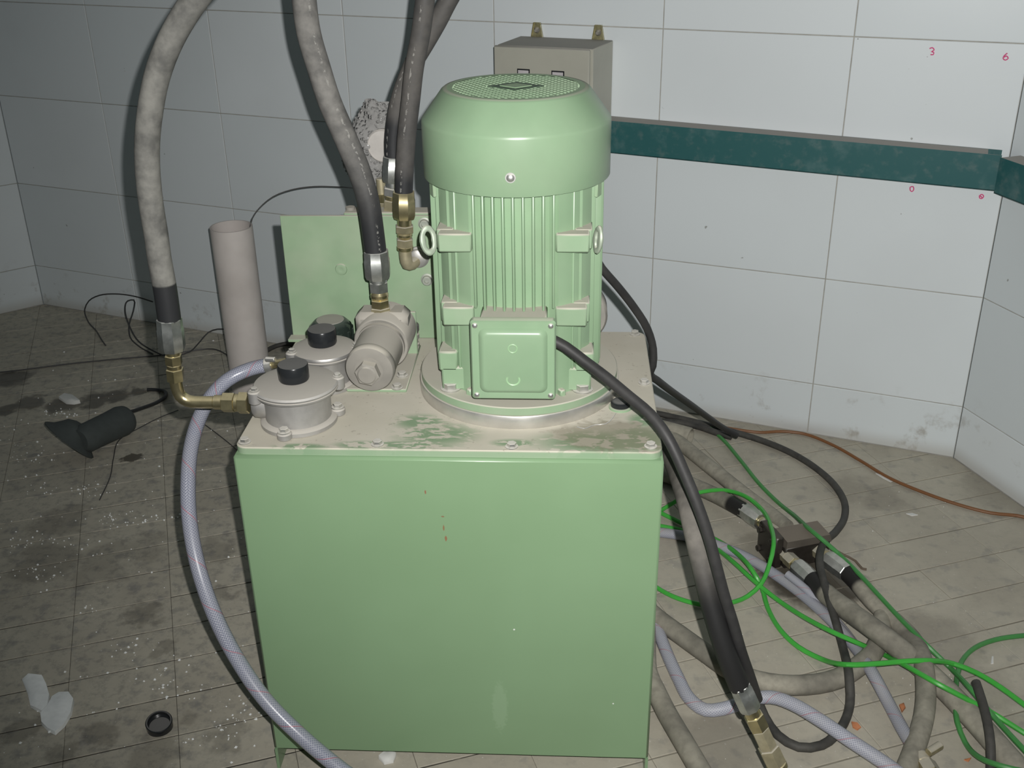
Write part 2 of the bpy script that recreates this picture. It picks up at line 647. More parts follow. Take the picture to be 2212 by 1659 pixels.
# ------------------------------------------------------------------ floor
pl = CL + DL * 1.9
prr = CRN + DR * 1.6
room = [Vector((pl.x, -2.0)), Vector((prr.x + .5, -2.0)), Vector((prr.x, prr.y)), Vector((CRN.x, CRN.y)), Vector((CL.x, CL.y)),
        Vector((pl.x, pl.y))]


def clip(poly, dom):
    out = poly
    for i in range(len(dom)):
        a, b = dom[i], dom[(i + 1) % len(dom)]
        e = b - a
        inside = lambda p: e.x * (p.y - a.y) - e.y * (p.x - a.x) >= -1e-7
        src, out = out, []
        for j in range(len(src)):
            p, q = src[j], src[(j + 1) % len(src)]
            if inside(p) != inside(q):
                dp = e.x * (p.y - a.y) - e.y * (p.x - a.x)
                dq = e.x * (q.y - a.y) - e.y * (q.x - a.x)
                x = p.lerp(q, dp / (dp - dq))
                if inside(p):
                    out += [p, x]
                else:
                    out.append(x)
            elif inside(p):
                out.append(p)
        if len(out) < 3:
            return []
    return out


mb = MB()
mb.prism([(p.x, p.y) for p in room], -.06, -.0020)
floor = solo('floor', mb, M_fgrout, 'dusty floor of narrow oblong tiles, littered and oil-stained', 'floor',
             base=(0, 0, 0), kind='structure')
FA = math.radians(20.6)
fu, fv = Vector((math.cos(FA), math.sin(FA))), Vector((-math.sin(FA), math.cos(FA)))
FO = Vector((-.5283, .0745))
FL, FW, G = .200, .1095, .0017


def tilemesh(poly, c):
    t = MB()
    n = len(poly)
    e = .0009
    cc = sum((Vector(p) for p in poly), Vector((0, 0))) / n
    ins = [p + (cc - p).normalized() * e * 1.6 for p in poly]
    vs_ = [(p.x - c.x, p.y - c.y, -.0020) for p in poly] + [(p.x - c.x, p.y - c.y, -.0006) for p in poly] + \
          [(p.x - c.x, p.y - c.y, 0) for p in ins]
    fs_ = [tuple(range(2 * n, 3 * n))]
    for i in range(n):
        j = (i + 1) % n
        fs_ += [(i, j, n + j, n + i), (n + i, n + j, 2 * n + j, 2 * n + i)]
    t.add(vs_, fs_)
    return t


shared = None
cand = []
for i in range(-16, 17):
    for j in range(-24, 30):
        c = FO + fu * (i + .5) * FL + fv * (j + .5) * FW
        q = [c + fu * a * (FL / 2 - .0004) + fv * b * (FW / 2 - G) for a, b in ((-1, -1), (1, -1), (1, 1), (-1, 1))]
        k = clip(q, room)
        if len(k) < 3:
            continue
        d = Vector((c.x, c.y, 0)) - CAM
        dz = d.dot(CF)
        a = abs(d.dot(CR) / dz) if dz > .1 else 9
        b = abs(d.dot(CU) / dz) if dz > .1 else 9
        under = -.36 < c.x < .34 and 0.02 < c.y < .95
        vis = a < .49 and b < .375 and not under and dz > .1
        cand.append((not vis, d.length, c, k, len(k) == 4 and sum((x - y).length for x, y in zip(k, q)) < 1e-4))
cand.sort(key=lambda t: (t[0], t[1]))
rest = MB()
for r, (hid, dist, c, poly, full) in enumerate(cand):
    jz = random.uniform(-.0005, .0003)
    if r < 300 and not hid:
        if full:
            if shared is None:
                q = [fu * a * (FL / 2 - .0004) + fv * b * (FW / 2 - G) for a, b in ((-1, -1), (1, -1), (1, 1), (-1, 1))]
                shared = tilemesh(q, Vector((0, 0))).mesh('tile', M_floor, ang=20)
            inst('tile', shared, floor, (c.x, c.y, jz), (random.gauss(0, .003), random.gauss(0, .003), 0))
        else:
            inst('tile', tilemesh(poly, c).mesh('tile', M_floor, ang=20), floor, (c.x, c.y, jz))
    else:
        t = tilemesh(poly, c)
        rest.add([v + Vector((c.x, c.y, jz)) for v in t.v], t.f)
o = part('far_tiles', rest, M_floor, floor, ang=20)
o['kind'] = 'stuff'

# ------------------------------------------------------------------ oil tank
ZT = .646
HX, TD = .325, .469
tank = thing('oil_tank', 'large green sheet-steel oil tank standing on the floor under the motor', 'tank', (0, TD / 2, 0))


def tank_mat():
    t = NT('green_tank_paint')
    n1 = t.noise(3.0, 3)
    n2 = t.noise(55, 3, off=(1, 1, 1))
    c = t.mix(t.ramp(n1, .3, .7), (.200, .312, .176), (.216, .335, .192))
    P = t.pos.outputs['Position']
    x, y, z = t.sep(P)
    # rust runs and chips, pale drip near the foot
    for (px, pz, w_, h_, colr) in ((-.0085, .512, .0016, .007, (.24, .12, .06)), (-.0060, .492, .0022, .006, (.26, .11, .06)), (-.0095, .532, .003, .0015, (.22, .13, .07)),
                                   (-.034, .575, .0016, .004, (.25, .10, .06)), (.098, .318, .0018, .0018, (.8, .82, .78)),
                                   (.072, .155, .015, .060, (.245, .365, .22)), (.262, .168, .0016, .0018, (.75, .8, .72))):
        dx = t.math('DIVIDE', t.math('SUBTRACT', x, px), w_)
        dz = t.math('DIVIDE', t.math('SUBTRACT', z, pz), h_)
        dd = t.math('ADD', t.math('MULTIPLY', dx, dx), t.math('MULTIPLY', dz, dz))
        k = t.ramp(t.math('ADD', dd, t.math('MULTIPLY', t.math('SUBTRACT', t.noise(170, 2), .5), 1.6)), .4, 1.0, .85, 0)
        c = t.mix(k, c, colr)
    return t.fin(c, t.ramp(n2, .3, .7, .30, .36), 0, .45)


M_tank = tank_mat()


def plate_mat():
    """dust lying on the lid, wiped through to the green paint in streaks along the front, oily at the right"""
    t = NT('dusty_tank_lid')
    P = t.pos.outputs['Position']
    x, y, z = t.sep(P)
    n1 = t.noise(26, 3, off=(0, 2, 0), dist=1.2, stretch=(1, 1.6, 1))
    n2 = t.noise(70, 3, off=(5, 2, 0), dist=.6, stretch=(.55, 1.4, 1))
    n3 = t.noise(8, 4)
    n4 = t.noise(120, 2)
    dustc = t.mix(t.ramp(n3, .3, .7), (.505, .475, .395), (.555, .525, .445))
    dustc = t.mix(t.ramp(n4, .66, .72, 0, .35), dustc, (.24, .21, .17))
    green = t.mix(n3, (.17, .265, .15), (.22, .325, .20))

    def blob(px, py, rx, ry):
        dx = t.math('DIVIDE', t.math('SUBTRACT', x, px), rx)
        dy = t.math('DIVIDE', t.math('SUBTRACT', y, py), ry)
        return t.math('SQRT', t.math('ADD', t.math('MULTIPLY', dx, dx), t.math('MULTIPLY', dy, dy)))
    wipe = None
    for b in ((-.02, .055, .075, .045), (-.06, .02, .09, .016), (.225, .035, .11, .045), (.29, .045, .06, .055), (.10, .030, .04, .015),
              (-.22, .012, .05, .010), (-.13, .018, .05, .015), (-.05, .095, .05, .03), (.30, .11, .03, .03)):
        f = t.ramp(blob(*b), .35, 1.15, 1, 0)
        wipe = f if wipe is None else t.math('MAXIMUM', wipe, f)
    streak = t.ramp(t.math('ADD', t.math('MULTIPLY', n1, .55), t.math('MULTIPLY', n2, .45)), .45, .51)
    c = t.mix(t.math('MULTIPLY', t.math('MULTIPLY', wipe, streak), .9), dustc, green)
    oil = t.ramp(t.math('ADD', blob(.26, .055, .12, .06), t.math('MULTIPLY', t.math('SUBTRACT', n1, .5), 1.2)), .6, 1.0, .55, 0)
    c = t.mix(oil, c, (.20, .17, .115))
    rim = t.ramp(z, .6425, .6455, 1, 0)
    c = t.mix(t.math('MULTIPLY', rim, .85), c, GREEN)
    t.bump(n2, .2, .0006)
    return t.fin(c, t.ramp(oil, 0, .5, .9, .5), 0, .3)


M_plate = plate_mat()
mb = MB()
mb.box(-HX, HX, 0, TD, .045, .634, bev=.004)
part('body', mb, M_tank, tank)
for sx in (-1, 1):
    mb = MB()
    xa, xb = sorted((sx * HX, sx * (HX - .005)))
    mb.box(xa, xb, .0, TD, 0, .0455)
    part('skirt', mb, M_tank, tank)


def rrect(x0, x1, y0, y1, r, n=6):
    out = []
    for cx, cy, a in ((x1 - r, y0 + r, -90), (x1 - r, y1 - r, 0), (x0 + r, y1 - r, 90), (x0 + r, y0 + r, 180)):
        for k in range(n + 1):
            t = math.radians(a + 90 * k / n)
            out.append((cx + r * math.cos(t), cy + r * math.sin(t)))
    return out


mb = MB()
a = rrect(-HX + .002, HX - .002, .006, TD - .004, .018)
b = rrect(-HX + .0035, HX - .0035, .0075, TD - .0055, .017)
n = len(a)
mb.add([(x, y, .634) for x, y in a] + [(x, y, ZT - .0015) for x, y in a] + [(x, y, ZT) for x, y in b],
       [tuple(range(2 * n, 3 * n))] + [(i, (i + 1) % n, n + (i + 1) % n, n + i) for i in range(n)] +
       [(n + i, n + (i + 1) % n, 2 * n + (i + 1) % n, 2 * n + i) for i in range(n)])
part('lid', mb, M_plate, tank, 30)


def bolt_mesh(r, h, wr, wh=.0018, m=None, n=16):
    mb = MB()
    mb.cyl(wr, wh, (0, 0, 0), n=n)
    mb.hexa(r, h, (0, 0, wh))
    return mb.mesh('bolt', m or M_steel, ang=25)


B8 = bolt_mesh(.0072, .0058, .0098)
for (x, y) in ((-.3105, .022), (-.1058, .020), (.0978, .018), (.306, .024), (.309, .2436), (.304, .452), (-.309, .452), (-.309, .30)):
    inst('bolt', B8, tank, (x, y, ZT), (0, 0, random.uniform(0, 1)))
# black plug with a green collar on the lid, right of the motor
x, y, _ = (0.2656, 0.1521, 0.6500)
mb = MB()
mb.lathe([(.0185, 0), (.0185, .003), (.016, .004)], (x, y, ZT), n=28)
pg = part('plug_collar', mb, M_green_clean, tank)
mb = MB()
mb.lathe([(.0155, .003), (.0155, .010), (.013, .0125), (.006, .0135)], (x, y, ZT), n=28)
part('plug', mb, M_black, tank, label='black rubber plug')
# curl of wire lying on the lid
mb = MB()
mb.tube([(0.1957, 0.0823, 0.6475), (0.2072, 0.0765, 0.6475), (0.2238, 0.0891, 0.6475), (0.2404, 0.0926, 0.6475), (0.2495, 0.1068, 0.6475), (0.2575, 0.1292, 0.6475)], .0009, 6, .006)
solo('wire_offcut', mb, M_steel, 'tiny bent wire offcut lying on the tank lid below the motor flange', 'wire')

# ------------------------------------------------------------------ electric motor
MX, MY = .0995, .240
motor = thing('electric_motor', 'upright green electric motor with fan cowl and cooling fins on the tank', 'motor', (MX, MY, ZT))
MO = Vector((MX, MY, 0))
mb = MB()
mb.lathe([(.150, 0), (.1655, 0), (.1662, .001), (.1662, .021), (.1655, .022), (.150, .022)], (MX, MY, ZT), n=96)
part('spacer_ring', mb, M_alu_ring, motor)
mb = MB()
mb.lathe([(.10, .022), (.1625, .022), (.1635, .023), (.1635, .0345), (.162, .036), (.11, .036)], (MX, MY, ZT), n=96)
part('flange', mb, M_green, motor)
# frame core
mb = MB()
prof = []
core = []
for k in range(96):
    a = 2 * PI * k / 96
    # four smooth corner sectors stand proud of the finned sides
    d = abs(((math.degrees(a) - 45) % 90 + 90) % 90)
    d = min(d, 90 - d)
    r = .1325 if d < 15 else (.1325 - (.1325 - .117) * min(1, (d - 15) / 2.5))
    core.append((MX + r * math.cos(a), MY + r * math.sin(a)))
mb.prism(core, ZT + .036, 1.03)
part('frame', mb, M_green_clean, motor, 18)


def fin_mesh(z0, z1, name='cooling_fin'):
    t = MB()
    h = z1 - z0
    t.box(-.0019, .0019, -.032, 0, 0, h, bev=.0008)
    return t.mesh(name, M_green_clean, ang=50)


F_full = fin_mesh(.70, 1.025)
F_front = fin_mesh(.829, 1.025)
F_half = fin_mesh(.70, 1.025)
for side in range(4):
    ang = side * PI / 2                    # side 0 faces the camera (-y)
    R = Matrix.Rotation(ang, 4, 'Z')
    for i in range(-6, 7):
        off = (i) * .0147
        if abs(off) > .090:
            continue
        rad = math.sqrt(.1345 ** 2 - off ** 2) if abs(off) > .058 else .1345 - .010 * (off / .07) ** 2
        if abs(i) in (5,):
            continue
        p = R @ Vector((off, -rad, 0))
        # local fin runs from its tip (-y) inward; mesh has tip at y=-.032 -> shift
        q = R @ Vector((off, -rad + .032, 0))
        fr = side == 0 and abs(off) < .068
        inst('cooling_fin', F_front if fr else F_full, motor, MO + q + Vector((0, 0, .829 if fr else .70)), (0, 0, ang))
# mounting pads at the four corners (three levels)
for sx in (-1, 1):
    for sy in (-1, 1):
        for (z0, z1, xi, xo, yo) in ((.9185, .9470, .062, .112, .1235), (.8010, .8310, .062, .110, .1235)):
            t = MB()
            xa, xb = sorted((MX + sx * xi, MX + sx * xo))
            ya, yb = sorted((MY + sy * .06, MY + sy * yo))
            t.box(xa, xb, ya, yb, z0, z1, bev=.0025)
            xa, xb = sorted((MX + sx * (xo - .022), MX + sx * (xo + .004)))
            ya, yb = sorted((MY + sy * .05, MY + sy * (yo - .020)))
            t.box(xa, xb, ya, yb, z0 - .001, z1 + .001, bev=.002)
            part('mounting_pad', t, M_green, motor)
        t = MB()
        xa, xb = sorted((MX + sx * .078, MX + sx * .118))
        ya, yb = sorted((MY + sy * .05, MY + sy * .103))
        t.box(xa, xb, ya, yb, ZT + .036, .722, bev=.003)
        xa, xb = sorted((MX + sx * .092, MX + sx * .122))
        t.box(xa, xb, ya, yb - .012 if sy > 0 else yb, .715, .748, bev=.003)
        part('corner_foot', t, M_green, motor)
B12 = bolt_mesh(.0125, .0095, .0165, .002)
for a in (-137, -43, 43, 137):
    t = math.radians(a)
    inst('bolt', B12, motor, (MX + .1435 * math.cos(t), MY + .1435 * math.sin(t), ZT + .036), (0, 0, .2))
for a in (-122, -58, 58, 122):
    t = math.radians(a)
    mb = MB()
    M = Matrix.Translation((MX + .130 * math.cos(t), MY + .130 * math.sin(t), 0)) @ Matrix.Rotation(t, 4, 'Z')
    mb.box(-.02, .012, -.005, .005, ZT + .034, ZT + .046, M, .002)
    part('rib', mb, M_green, motor)
# lifting eyes
for (c, axv, rr) in (((MX - .1320, MY - .075, .9215), (.45, -.85, .25), (.0095, .0155)), ((MX + .1250, MY - .080, .9250), (-.9, -.42, .1), (.0085, .0140))):
    ax = Vector(axv).normalized()
    e1 = (Vector((0, 0, 1)) - ax * ax.z).normalized()
    e2 = ax.cross(e1)
    c = Vector(c)
    ring = [c + e1 * math.cos(2 * PI * k / 24) * (rr[1] + .003) + e2 * math.sin(2 * PI * k / 24) * rr[0] for k in range(24)]
    mb = MB()
    vs_, fs_ = [], []
    for k in range(24):
        T = (ring[(k + 1) % 24] - ring[k - 1]).normalized()
        N = (ring[k] - c).normalized()
        B = T.cross(N)
        for j in range(8):
            a = 2 * PI * j / 8
            vs_.append(ring[k] + N * math.cos(a) * .0052 + B * math.sin(a) * .0040)
    for k in range(24):
        for j in range(8):
            fs_.append((k * 8 + j, ((k + 1) % 24) * 8 + j, ((k + 1) % 24) * 8 + (j + 1) % 8, k * 8 + (j + 1) % 8))
    mb.add(vs_, fs_)
    part('lifting_eye', mb, dusty('dull_eye', (.30, .38, .29), .4, .3, .6, .35), motor)
# fan cowl
ZC0, ZC1, ZC2 = 1.0075, 1.092, 1.137
mb = MB()
mb.lathe([(.1395, ZC0), (.1428, ZC0), (.1434, ZC0 + .001), (.1434, ZC1 - .003), (.1431, ZC1), (.1418, ZC1 + .0025), (.1125, ZC2 - .003),
          (.1085, ZC2), (.1035, ZC2 + .0005), (.1030, ZC2 - .001), (.1085, ZC2 - .004), (.137, ZC1 + .003), (.1395, ZC1 - .004),
          (.1395, ZC0)], (MX, MY, 0), n=96)
# profile is a closed shell: drop the caps
mb.f = [f for f in mb.f if len(f) == 4]
cowl = part('fan_cowl', mb, M_green_clean, motor, 32)
mb = MB()
c = Vector((MX - .002, MY - .1434, 1.0365))
mb.lathe([(.0058, 0), (.0058, .002), (.0045, .0035), (.0015, .0042)], c, (0, -1, 0), 20)
mb.lathe([(.0075, -.0004), (.0075, .0006)], c, (0, -1, 0), 20)
part('screw', mb, M_steel, cowl)
for sx in (-1, 1):
    mb = MB()
    a = math.radians(-90 + sx * 66)
    M = Matrix.Translation((MX + .1365 * math.cos(a), MY + .1365 * math.sin(a), 0)) @ Matrix.Rotation(a, 4, 'Z')
    mb.box(-.004, .002, -.008, .008, .985, 1.012, M, .001)
    part('cowl_bracket', mb, M_green_dull, motor)
# perforated fan guard: a plate with staggered square holes
mb = MB()
RG = .1035
px, py = .0098, .0074
ny = int(RG / py) + 1
for j in range(-ny, ny + 1):
    for i in range(-12, 13):
        cx = (i + (.5 if j % 2 else 0)) * px
        cy = j * py
        if math.hypot(cx, cy) > RG - .0075:
            continue
        if abs(cx) / .034 + abs(cy) / .026 < 1.25:
            continue
        h, k = px / 2, py / 2
        ih, ik = h * .66, k * .58
        o_ = [(-h, -k), (h, -k), (h, k), (-h, k)]
        q_ = [(-ih, 0), (-ih * .5, -ik), (ih * .5, -ik), (ih, 0), (ih * .5, ik), (-ih * .5, ik)]
        V = [(MX + cx + a, MY + cy + b, ZC2) for a, b in o_] + [(MX + cx + a, MY + cy + b, ZC2) for a, b in q_] + \
            [(MX + cx + a, MY + cy + b, ZC2 - .0022) for a, b in q_]
        Fq = [(0, 1, 6, 5), (1, 7, 6), (1, 2, 7), (2, 3, 9, 8), (2, 8, 7), (3, 0, 4), (0, 5, 4), (3, 4, 9)]
        Fq += [(4 + t, 4 + (t + 1) % 6, 10 + (t + 1) % 6, 10 + t) for t in range(6)]
        mb.add(V, Fq)
mb.lathe([(RG - .0085, ZC2 + .0004), (RG, ZC2 + .0004)], (MX, MY, 0), n=72)
mb.f = [f for f in mb.f if len(f) < 10]
M_guard = dusty('green_guard', (.27, .44, .25), .45, 0, .25, .25, .05, 30)
guard = part('fan_guard', mb, M_guard, motor, 20)
mb = MB()
mb.prism([(MX - .043, MY), (MX, MY - .033), (MX + .043, MY), (MX, MY + .033)], ZC2 - .003, ZC2 + .0006)
part('centre_plate', mb, plain('guard_plate_dark', (.085, .135, .085), .5), guard)
mb = MB()
mb.prism([(MX - .024, MY), (MX, MY - .0185), (MX + .024, MY), (MX, MY + .0185)], ZC2, ZC2 + .0014)
part('centre_badge', mb, M_guard, guard)
mb = MB()
mb.cyl(.102, .004, (MX, MY, ZC2 - .034), n=48)
mb.cyl(.03, .02, (MX, MY, ZC2 - .030), n=24)
for k in range(7):
    M = Matrix.Translation((MX, MY, 0)) @ Matrix.Rotation(k * 2 * PI / 7, 4, 'Z')
    mb.box(.028, .095, -.002, .002, ZC2 - .030, ZC2 - .010, M)
part('fan_wheel', mb, M_green_dark, motor)
# terminal box
tb = MB()
tb.box(MX - .0500, MX + .0500, .073, .135, .712, .829, bev=.003)
part('terminal_box', tb, M_green, motor)
tbx = [c_ for c_ in motor.children if c_.name.startswith('terminal_box')][0]
mb = MB()
cx0, cx1, cz0, cz1, yf = .0362, .1632, .7045, .8335, .060


def front_rr(x0, x1, z0, z1, r, y, n=5):
    return [(x, y, z) for x, z in rrect(x0, x1, z0, z1, r, n)]


layers = [front_rr(cx0, cx1, cz0, cz1, .006, yf + .014), front_rr(cx0, cx1, cz0, cz1, .006, yf + .003),
          front_rr(cx0 + .0025, cx1 - .0025, cz0 + .0025, cz1 - .0025, .006, yf),
          front_rr(cx0 + .0125, cx1 - .0125, cz0 + .012, cz1 - .012, .011, yf),
          front_rr(cx0 + .0165, cx1 - .0165, cz0 + .016, cz1 - .016, .009, yf - .0058),
          front_rr(cx0 + .0205, cx1 - .0205, cz0 + .020, cz1 - .020, .008, yf - .0072)]
n = len(layers[0])
vs_ = [p for l in layers for p in l]
fs_ = [(i * n + k, i * n + (k + 1) % n, (i + 1) * n + (k + 1) % n, (i + 1) * n + k) for i in range(5) for k in range(n)]
fs_ += [tuple(reversed(range(n))), tuple(range(5 * n, 6 * n))]
mb.add(vs_, fs_)
cover = part('cover', mb, M_green_clean, tbx, 40)
SC = MB()
SC.lathe([(.0042, 0), (.0042, .0012), (.003, .0026), (.0008, .0030)], (0, 0, 0), (0, -1, 0), 14)
SCm = SC.mesh('screw', M_steel, ang=40)
for x in (cx0 + .0078, cx1 - .0078):
    for z in (cz0 + .0078, cz1 - .0078):
        s_ = inst('screw', SCm, tbx, (x, yf, z))
# cast marks on the cover: a ring above, a horseshoe below
mb = MB()
M_emb = dusty('cast_mark', (.29, .48, .27), .4, 0, .4, .15)
yc = yf - .0072
mb.tube([(.0995 + .0065 * math.cos(t), yc, .792 + .0065 * math.sin(t)) for t in [2 * PI * k / 14 for k in range(15)]], .0012, 6, .004)
part('cast_mark', mb, M_emb, tbx)
mb = MB()
mb.tube([(.0995 + .0095 * math.cos(t), yc, .741 + .0085 * math.sin(t)) for t in [math.radians(150 + 240 * k / 12) for k in range(13)]], .0016, 6, .004)
part('cast_mark', mb, M_emb, tbx)
mb = MB()
mb.cyl(.016, .010, (MX + .049, .097, .762), (1, 0, 0), 24, .002)
part('blank_plug', mb, M_green, tbx)
mb = MB()
mb.cyl(.0125, .014, (MX + .049, .092, .797), (1, 0, 0), 20, .002)
part('cable_gland', mb, M_rubber, tbx)


# ------------------------------------------------------------------ fittings
def chain(parent, A, B, specs):
    """fittings strung on the line A-B: (name, shape, radius, from, to, material)"""
    A, B = Vector(A), Vector(B)
    L = (B - A).length
    d = (B - A) / L
    for (nm, kind, r, t0, t1, mt) in specs:
        mb = MB()
        o, h = A + d * L * t0, L * (t1 - t0)
        if kind == 'hex':
            mb.hexa(r, h, o, d, a0=.35)
        elif kind == 'ball':
            mb.lathe([(r * .8, 0), (r, h * .3), (r, h * .6), (r * .75, h)], o, d, 20)
        elif kind == 'ferrule':
            mb.lathe([(r * .90, 0), (r * .94, h * .02), (r * .96, h * .30), (r, h * .34), (r, h * .88), (r * .90, h)], o, d, 8, a0=.3)
        else:
            mb.cyl(r, h, o, d, 20, min(r, h) * .12)
        part(nm, mb, mt, parent, 25)


# ------------------------------------------------------------------ return-line filters
def return_filter(cx, cy, label, R, ears, base_ears, hb, port_dir=None, gz=0.0):
    t = thing('return_filter', label, 'filter', (cx, cy, ZT), 'aluminium filters on the tank lid')
    o = Vector((cx, cy, ZT))
    s = R / .066
    mb = MB()
    mb.lathe([(.058 * s, 0), (.060 * s, .001), (.060 * s, .007), (.057 * s, .009), (.052 * s, .011)], o, n=48)
    for a in base_ears:
        a = math.radians(a)
        p = o + Vector((math.cos(a), math.sin(a), 0)) * .062 * s
        mb.cyl(.0115, .012, p, n=20, bev=.002)
    part('base_flange', mb, M_alu, t)
    for a in base_ears:
        a = math.radians(a)
        inst('bolt', B8, t, o + Vector((math.cos(a), math.sin(a), 0)) * .062 * s + Vector((0, 0, .012)))
    mb = MB()
    mb.lathe([(.0515 * s, .009), (.0525 * s, hb)], o, n=48)
    part('body', mb, M_alu, t)
    mb = MB()
    mb.lathe([(.056 * s, hb), (.0645 * s, hb + .0005), (.0655 * s, hb + .002), (.0655 * s, hb + .004), (.064 * s, hb + .005), (.0655 * s, hb + .006),
              (.066 * s, hb + .0085), (.064 * s, hb + .0115), (.050 * s, hb + .014), (.012, hb + .0155)], o, n=56)
    for a in ears:
        a = math.radians(a)
        p = o + Vector((math.cos(a), math.sin(a), 0)) * .0655 * s + Vector((0, 0, hb - .008))
        mb.cyl(.0105, .021, p, n=20, bev=.002)
    lid = part('lid', mb, M_alu, t)
    sm = bolt_mesh(.0052, .0042, .0068, .0012)
    for a in ears:
        a = math.radians(a)
        inst('screw', sm, lid, o + Vector((math.cos(a), math.sin(a), 0)) * .0655 * s + Vector((0, 0, hb + .013)))
    zt = hb + .0155
    mb = MB()
    mb.cyl(.0062, .010 + gz, o + Vector((0, -.004, zt - .001)), n=16)
    g = part('indicator', MB().lathe([(.018, zt + .007 + gz), (.0225, zt + .0095 + gz), (.0235, zt + .012 + gz), (.0235, zt + .034 + gz),
                                       (.0225, zt + .0355 + gz), (.005, zt + .036 + gz)], o + Vector((0, -.004, 0)), n=40), M_black, t,
             label='black round pressure indicator')
    part('stem', mb, M_brass, g)
    if port_dir is not None:
        d = Vector(port_dir).normalized()
        mb = MB()
        mb.lathe([(.0245, .030 * s), (.0245, .058 * s), (.0235, .066 * s), (.0205, .069 * s)], o + Vector((0, 0, .032)), d, 28)
        part('port', mb, M_alu, t)
    return t


filt1 = return_filter(-.2425, .095, 'front round aluminium filter with black indicator, brass elbow screwed into its side', .066,
                      (212, 18, 118), (262, 22, 142), .056, (-1, -.02, 0), -.006)
filt2 = return_filter(-.2260, .2300, 'rear round aluminium filter with black indicator, behind the front one', .054,
                      (205, 5, 120), (255, 15, 135), .056, None, -.004)

# black filler cap
cx, cy = -.240, .350
fc = thing('filler_cap', 'glossy black filler cap with a dusty top behind the two round filters', 'cap', (cx, cy, ZT))
mb = MB()
mb.lathe([(.036, 0), (.036, .012), (.033, .014), (.033, .022)], (cx, cy, ZT), n=40)
part('neck', mb, M_steel, fc)
prof = [(.030, .018), (.0375, .020), (.0385, .024), (.0385, .052), (.0365, .058), (.0285, .066), (.0255, .0672)]
mb = MB()
mb.lathe(prof, (cx, cy, ZT), n=48)
for k in range(14):
    a = 2 * PI * k / 14
    mb.cyl(.0042, .030, (cx + .0365 * math.cos(a), cy + .0365 * math.sin(a), ZT + .022), n=10, bev=.001)
part('cap_body', mb, M_blackgl, fc)
mb = MB()
mb.cyl(.0245, .0025, (cx, cy, ZT + .0660), n=40, bev=.0005)
part('top_disc', mb, dusty('grey_disc', (.13, .14, .135), .6, 0, .6, .2), fc)

# ------------------------------------------------------------------ pressure filter lying towards the camera
F0, F1 = Vector((-.1405, .1700, .7000)), Vector((-.1340, .3050, .7060))
ax = (F1 - F0).normalized()
pf = thing('pressure_filter', 'dust-caked cylindrical filter lying end-on with hex plug, under the middle hose', 'filter', (-.137, .25, ZT))
mb = MB()
mb.lathe([(.030, 0), (.0385, .0015), (.0408, .006), (.0408, .016), (.0395, .018)], F0, ax, 56)
endc = part('end_cap', mb, M_dustend, pf)
mb = MB()
mb.lathe([(.0235, -.004), (.0215, -.003), (.0215, .004)], F0, ax, 40)
mb.hexa(.0205, .016, F0 - ax * .018, ax, a0=.2)
mb.lathe([(.0135, 0), (.0165, .0025), (.0165, .010)], F0 - ax * .020, ax, 30)
part('hex_plug', mb, M_dustend, endc, 30)
mb = MB()
mb.lathe([(.0393, .017), (.0393, .098)], F0, ax, 56)
part('bowl', mb, M_dustpart, pf)
mb = MB()
mb.lathe([(.0412, .086), (.0412, .095)], F0, ax, 56)
part('seal_ring', mb, M_dustend, pf)
mb = MB()
mb.lathe([(.0455, .094), (.0475, .097), (.0475, .168), (.043, .173)], F0, ax, 56)
mb.box(-.182, -.092, .282, .335, .700, .752, bev=.010)
hd = part('head', mb, M_dustpart, pf)
mb = MB()
pt = Vector((-0.1407, 0.3050, 0.7454))
mb.lathe([(.029, -.030), (.028, -.008), (.026, -.002), (.020, -.0005)], pt, (0, 0, 1), 36)
part('port_boss', mb, M_dustpart, hd)
mb = MB()
mb.box(-.187, -.0865, .1985, .385, ZT, ZT + .006, bev=.0015)
mb.box(-.187, -.0865, .345, .351, ZT, ZT + .085, bev=.0015)
br = part('bracket', mb, M_green, pf)
for (x, y) in (((-0.1009, 0.2510, 0.6520)[:2]), ((-0.1027, 0.2041, 0.6520)[:2])):
    inst('bolt', B8, br, (x, y, ZT + .006))

# ------------------------------------------------------------------ bracket plate and valve block
YP = .425
vb = thing('valve_block', 'green steel plate and valve block standing at the back of the tank', 'valve block', (-.2, YP + .02, ZT))
tl, bl_ = (-0.3201, 0.4250, 0.8806), (-0.3303, 0.4250, 0.6623)
xl, zt_ = -.331, tl[2]
mb = MB()
mb.box(xl, -.055, YP, YP + .006, ZT + .001, zt_, bev=.001)
part('front_plate', mb, M_green_dull, vb)
mb = MB()
mb.box(xl - .004, -.20, YP - .022, YP + .001, ZT, ZT + .006, bev=.001)
part('foot', mb, M_green_dull, vb)
mb = MB()
mb.box(-.218, -.045, YP + .006, YP + .041, ZT + .09, zt_ + .004, bev=.002)
part('block', mb, M_green, vb)
mb = MB()
mb.cyl(.0085, .008, (-0.2091, 0.4500, 0.8817), (0, 0, 1), 16)
part('plug_screw', mb, M_dustend, vb)
SK = MB()
SK.lathe([(.0115, 0), (.0115, .001), (.0085, .0015), (.0085, .009), (.0075, .010), (.0042, .010), (.0042, .005)], (0, 0, 0), (0, -1, 0), 24)
SKm = SK.mesh('socket_screw', dusty('dull_screw', (.36, .40, .35), .4, .6, .6, .3), ang=35)
for p in ((-0.0739, 0.4250, 0.8667), (-0.0741, 0.4250, 0.7621)):
    inst('socket_screw', SKm, vb, (p[0], YP, p[2]))
mb = MB()
p = (-0.2293, 0.4250, 0.7808)
mb.lathe([(.011, 0), (.010, .0022), (.006, .003), (.004, .0025)], (p[0], YP, p[2]), (0, -1, 0), 20)
part('plug_hole', mb, M_green_dull, vb)

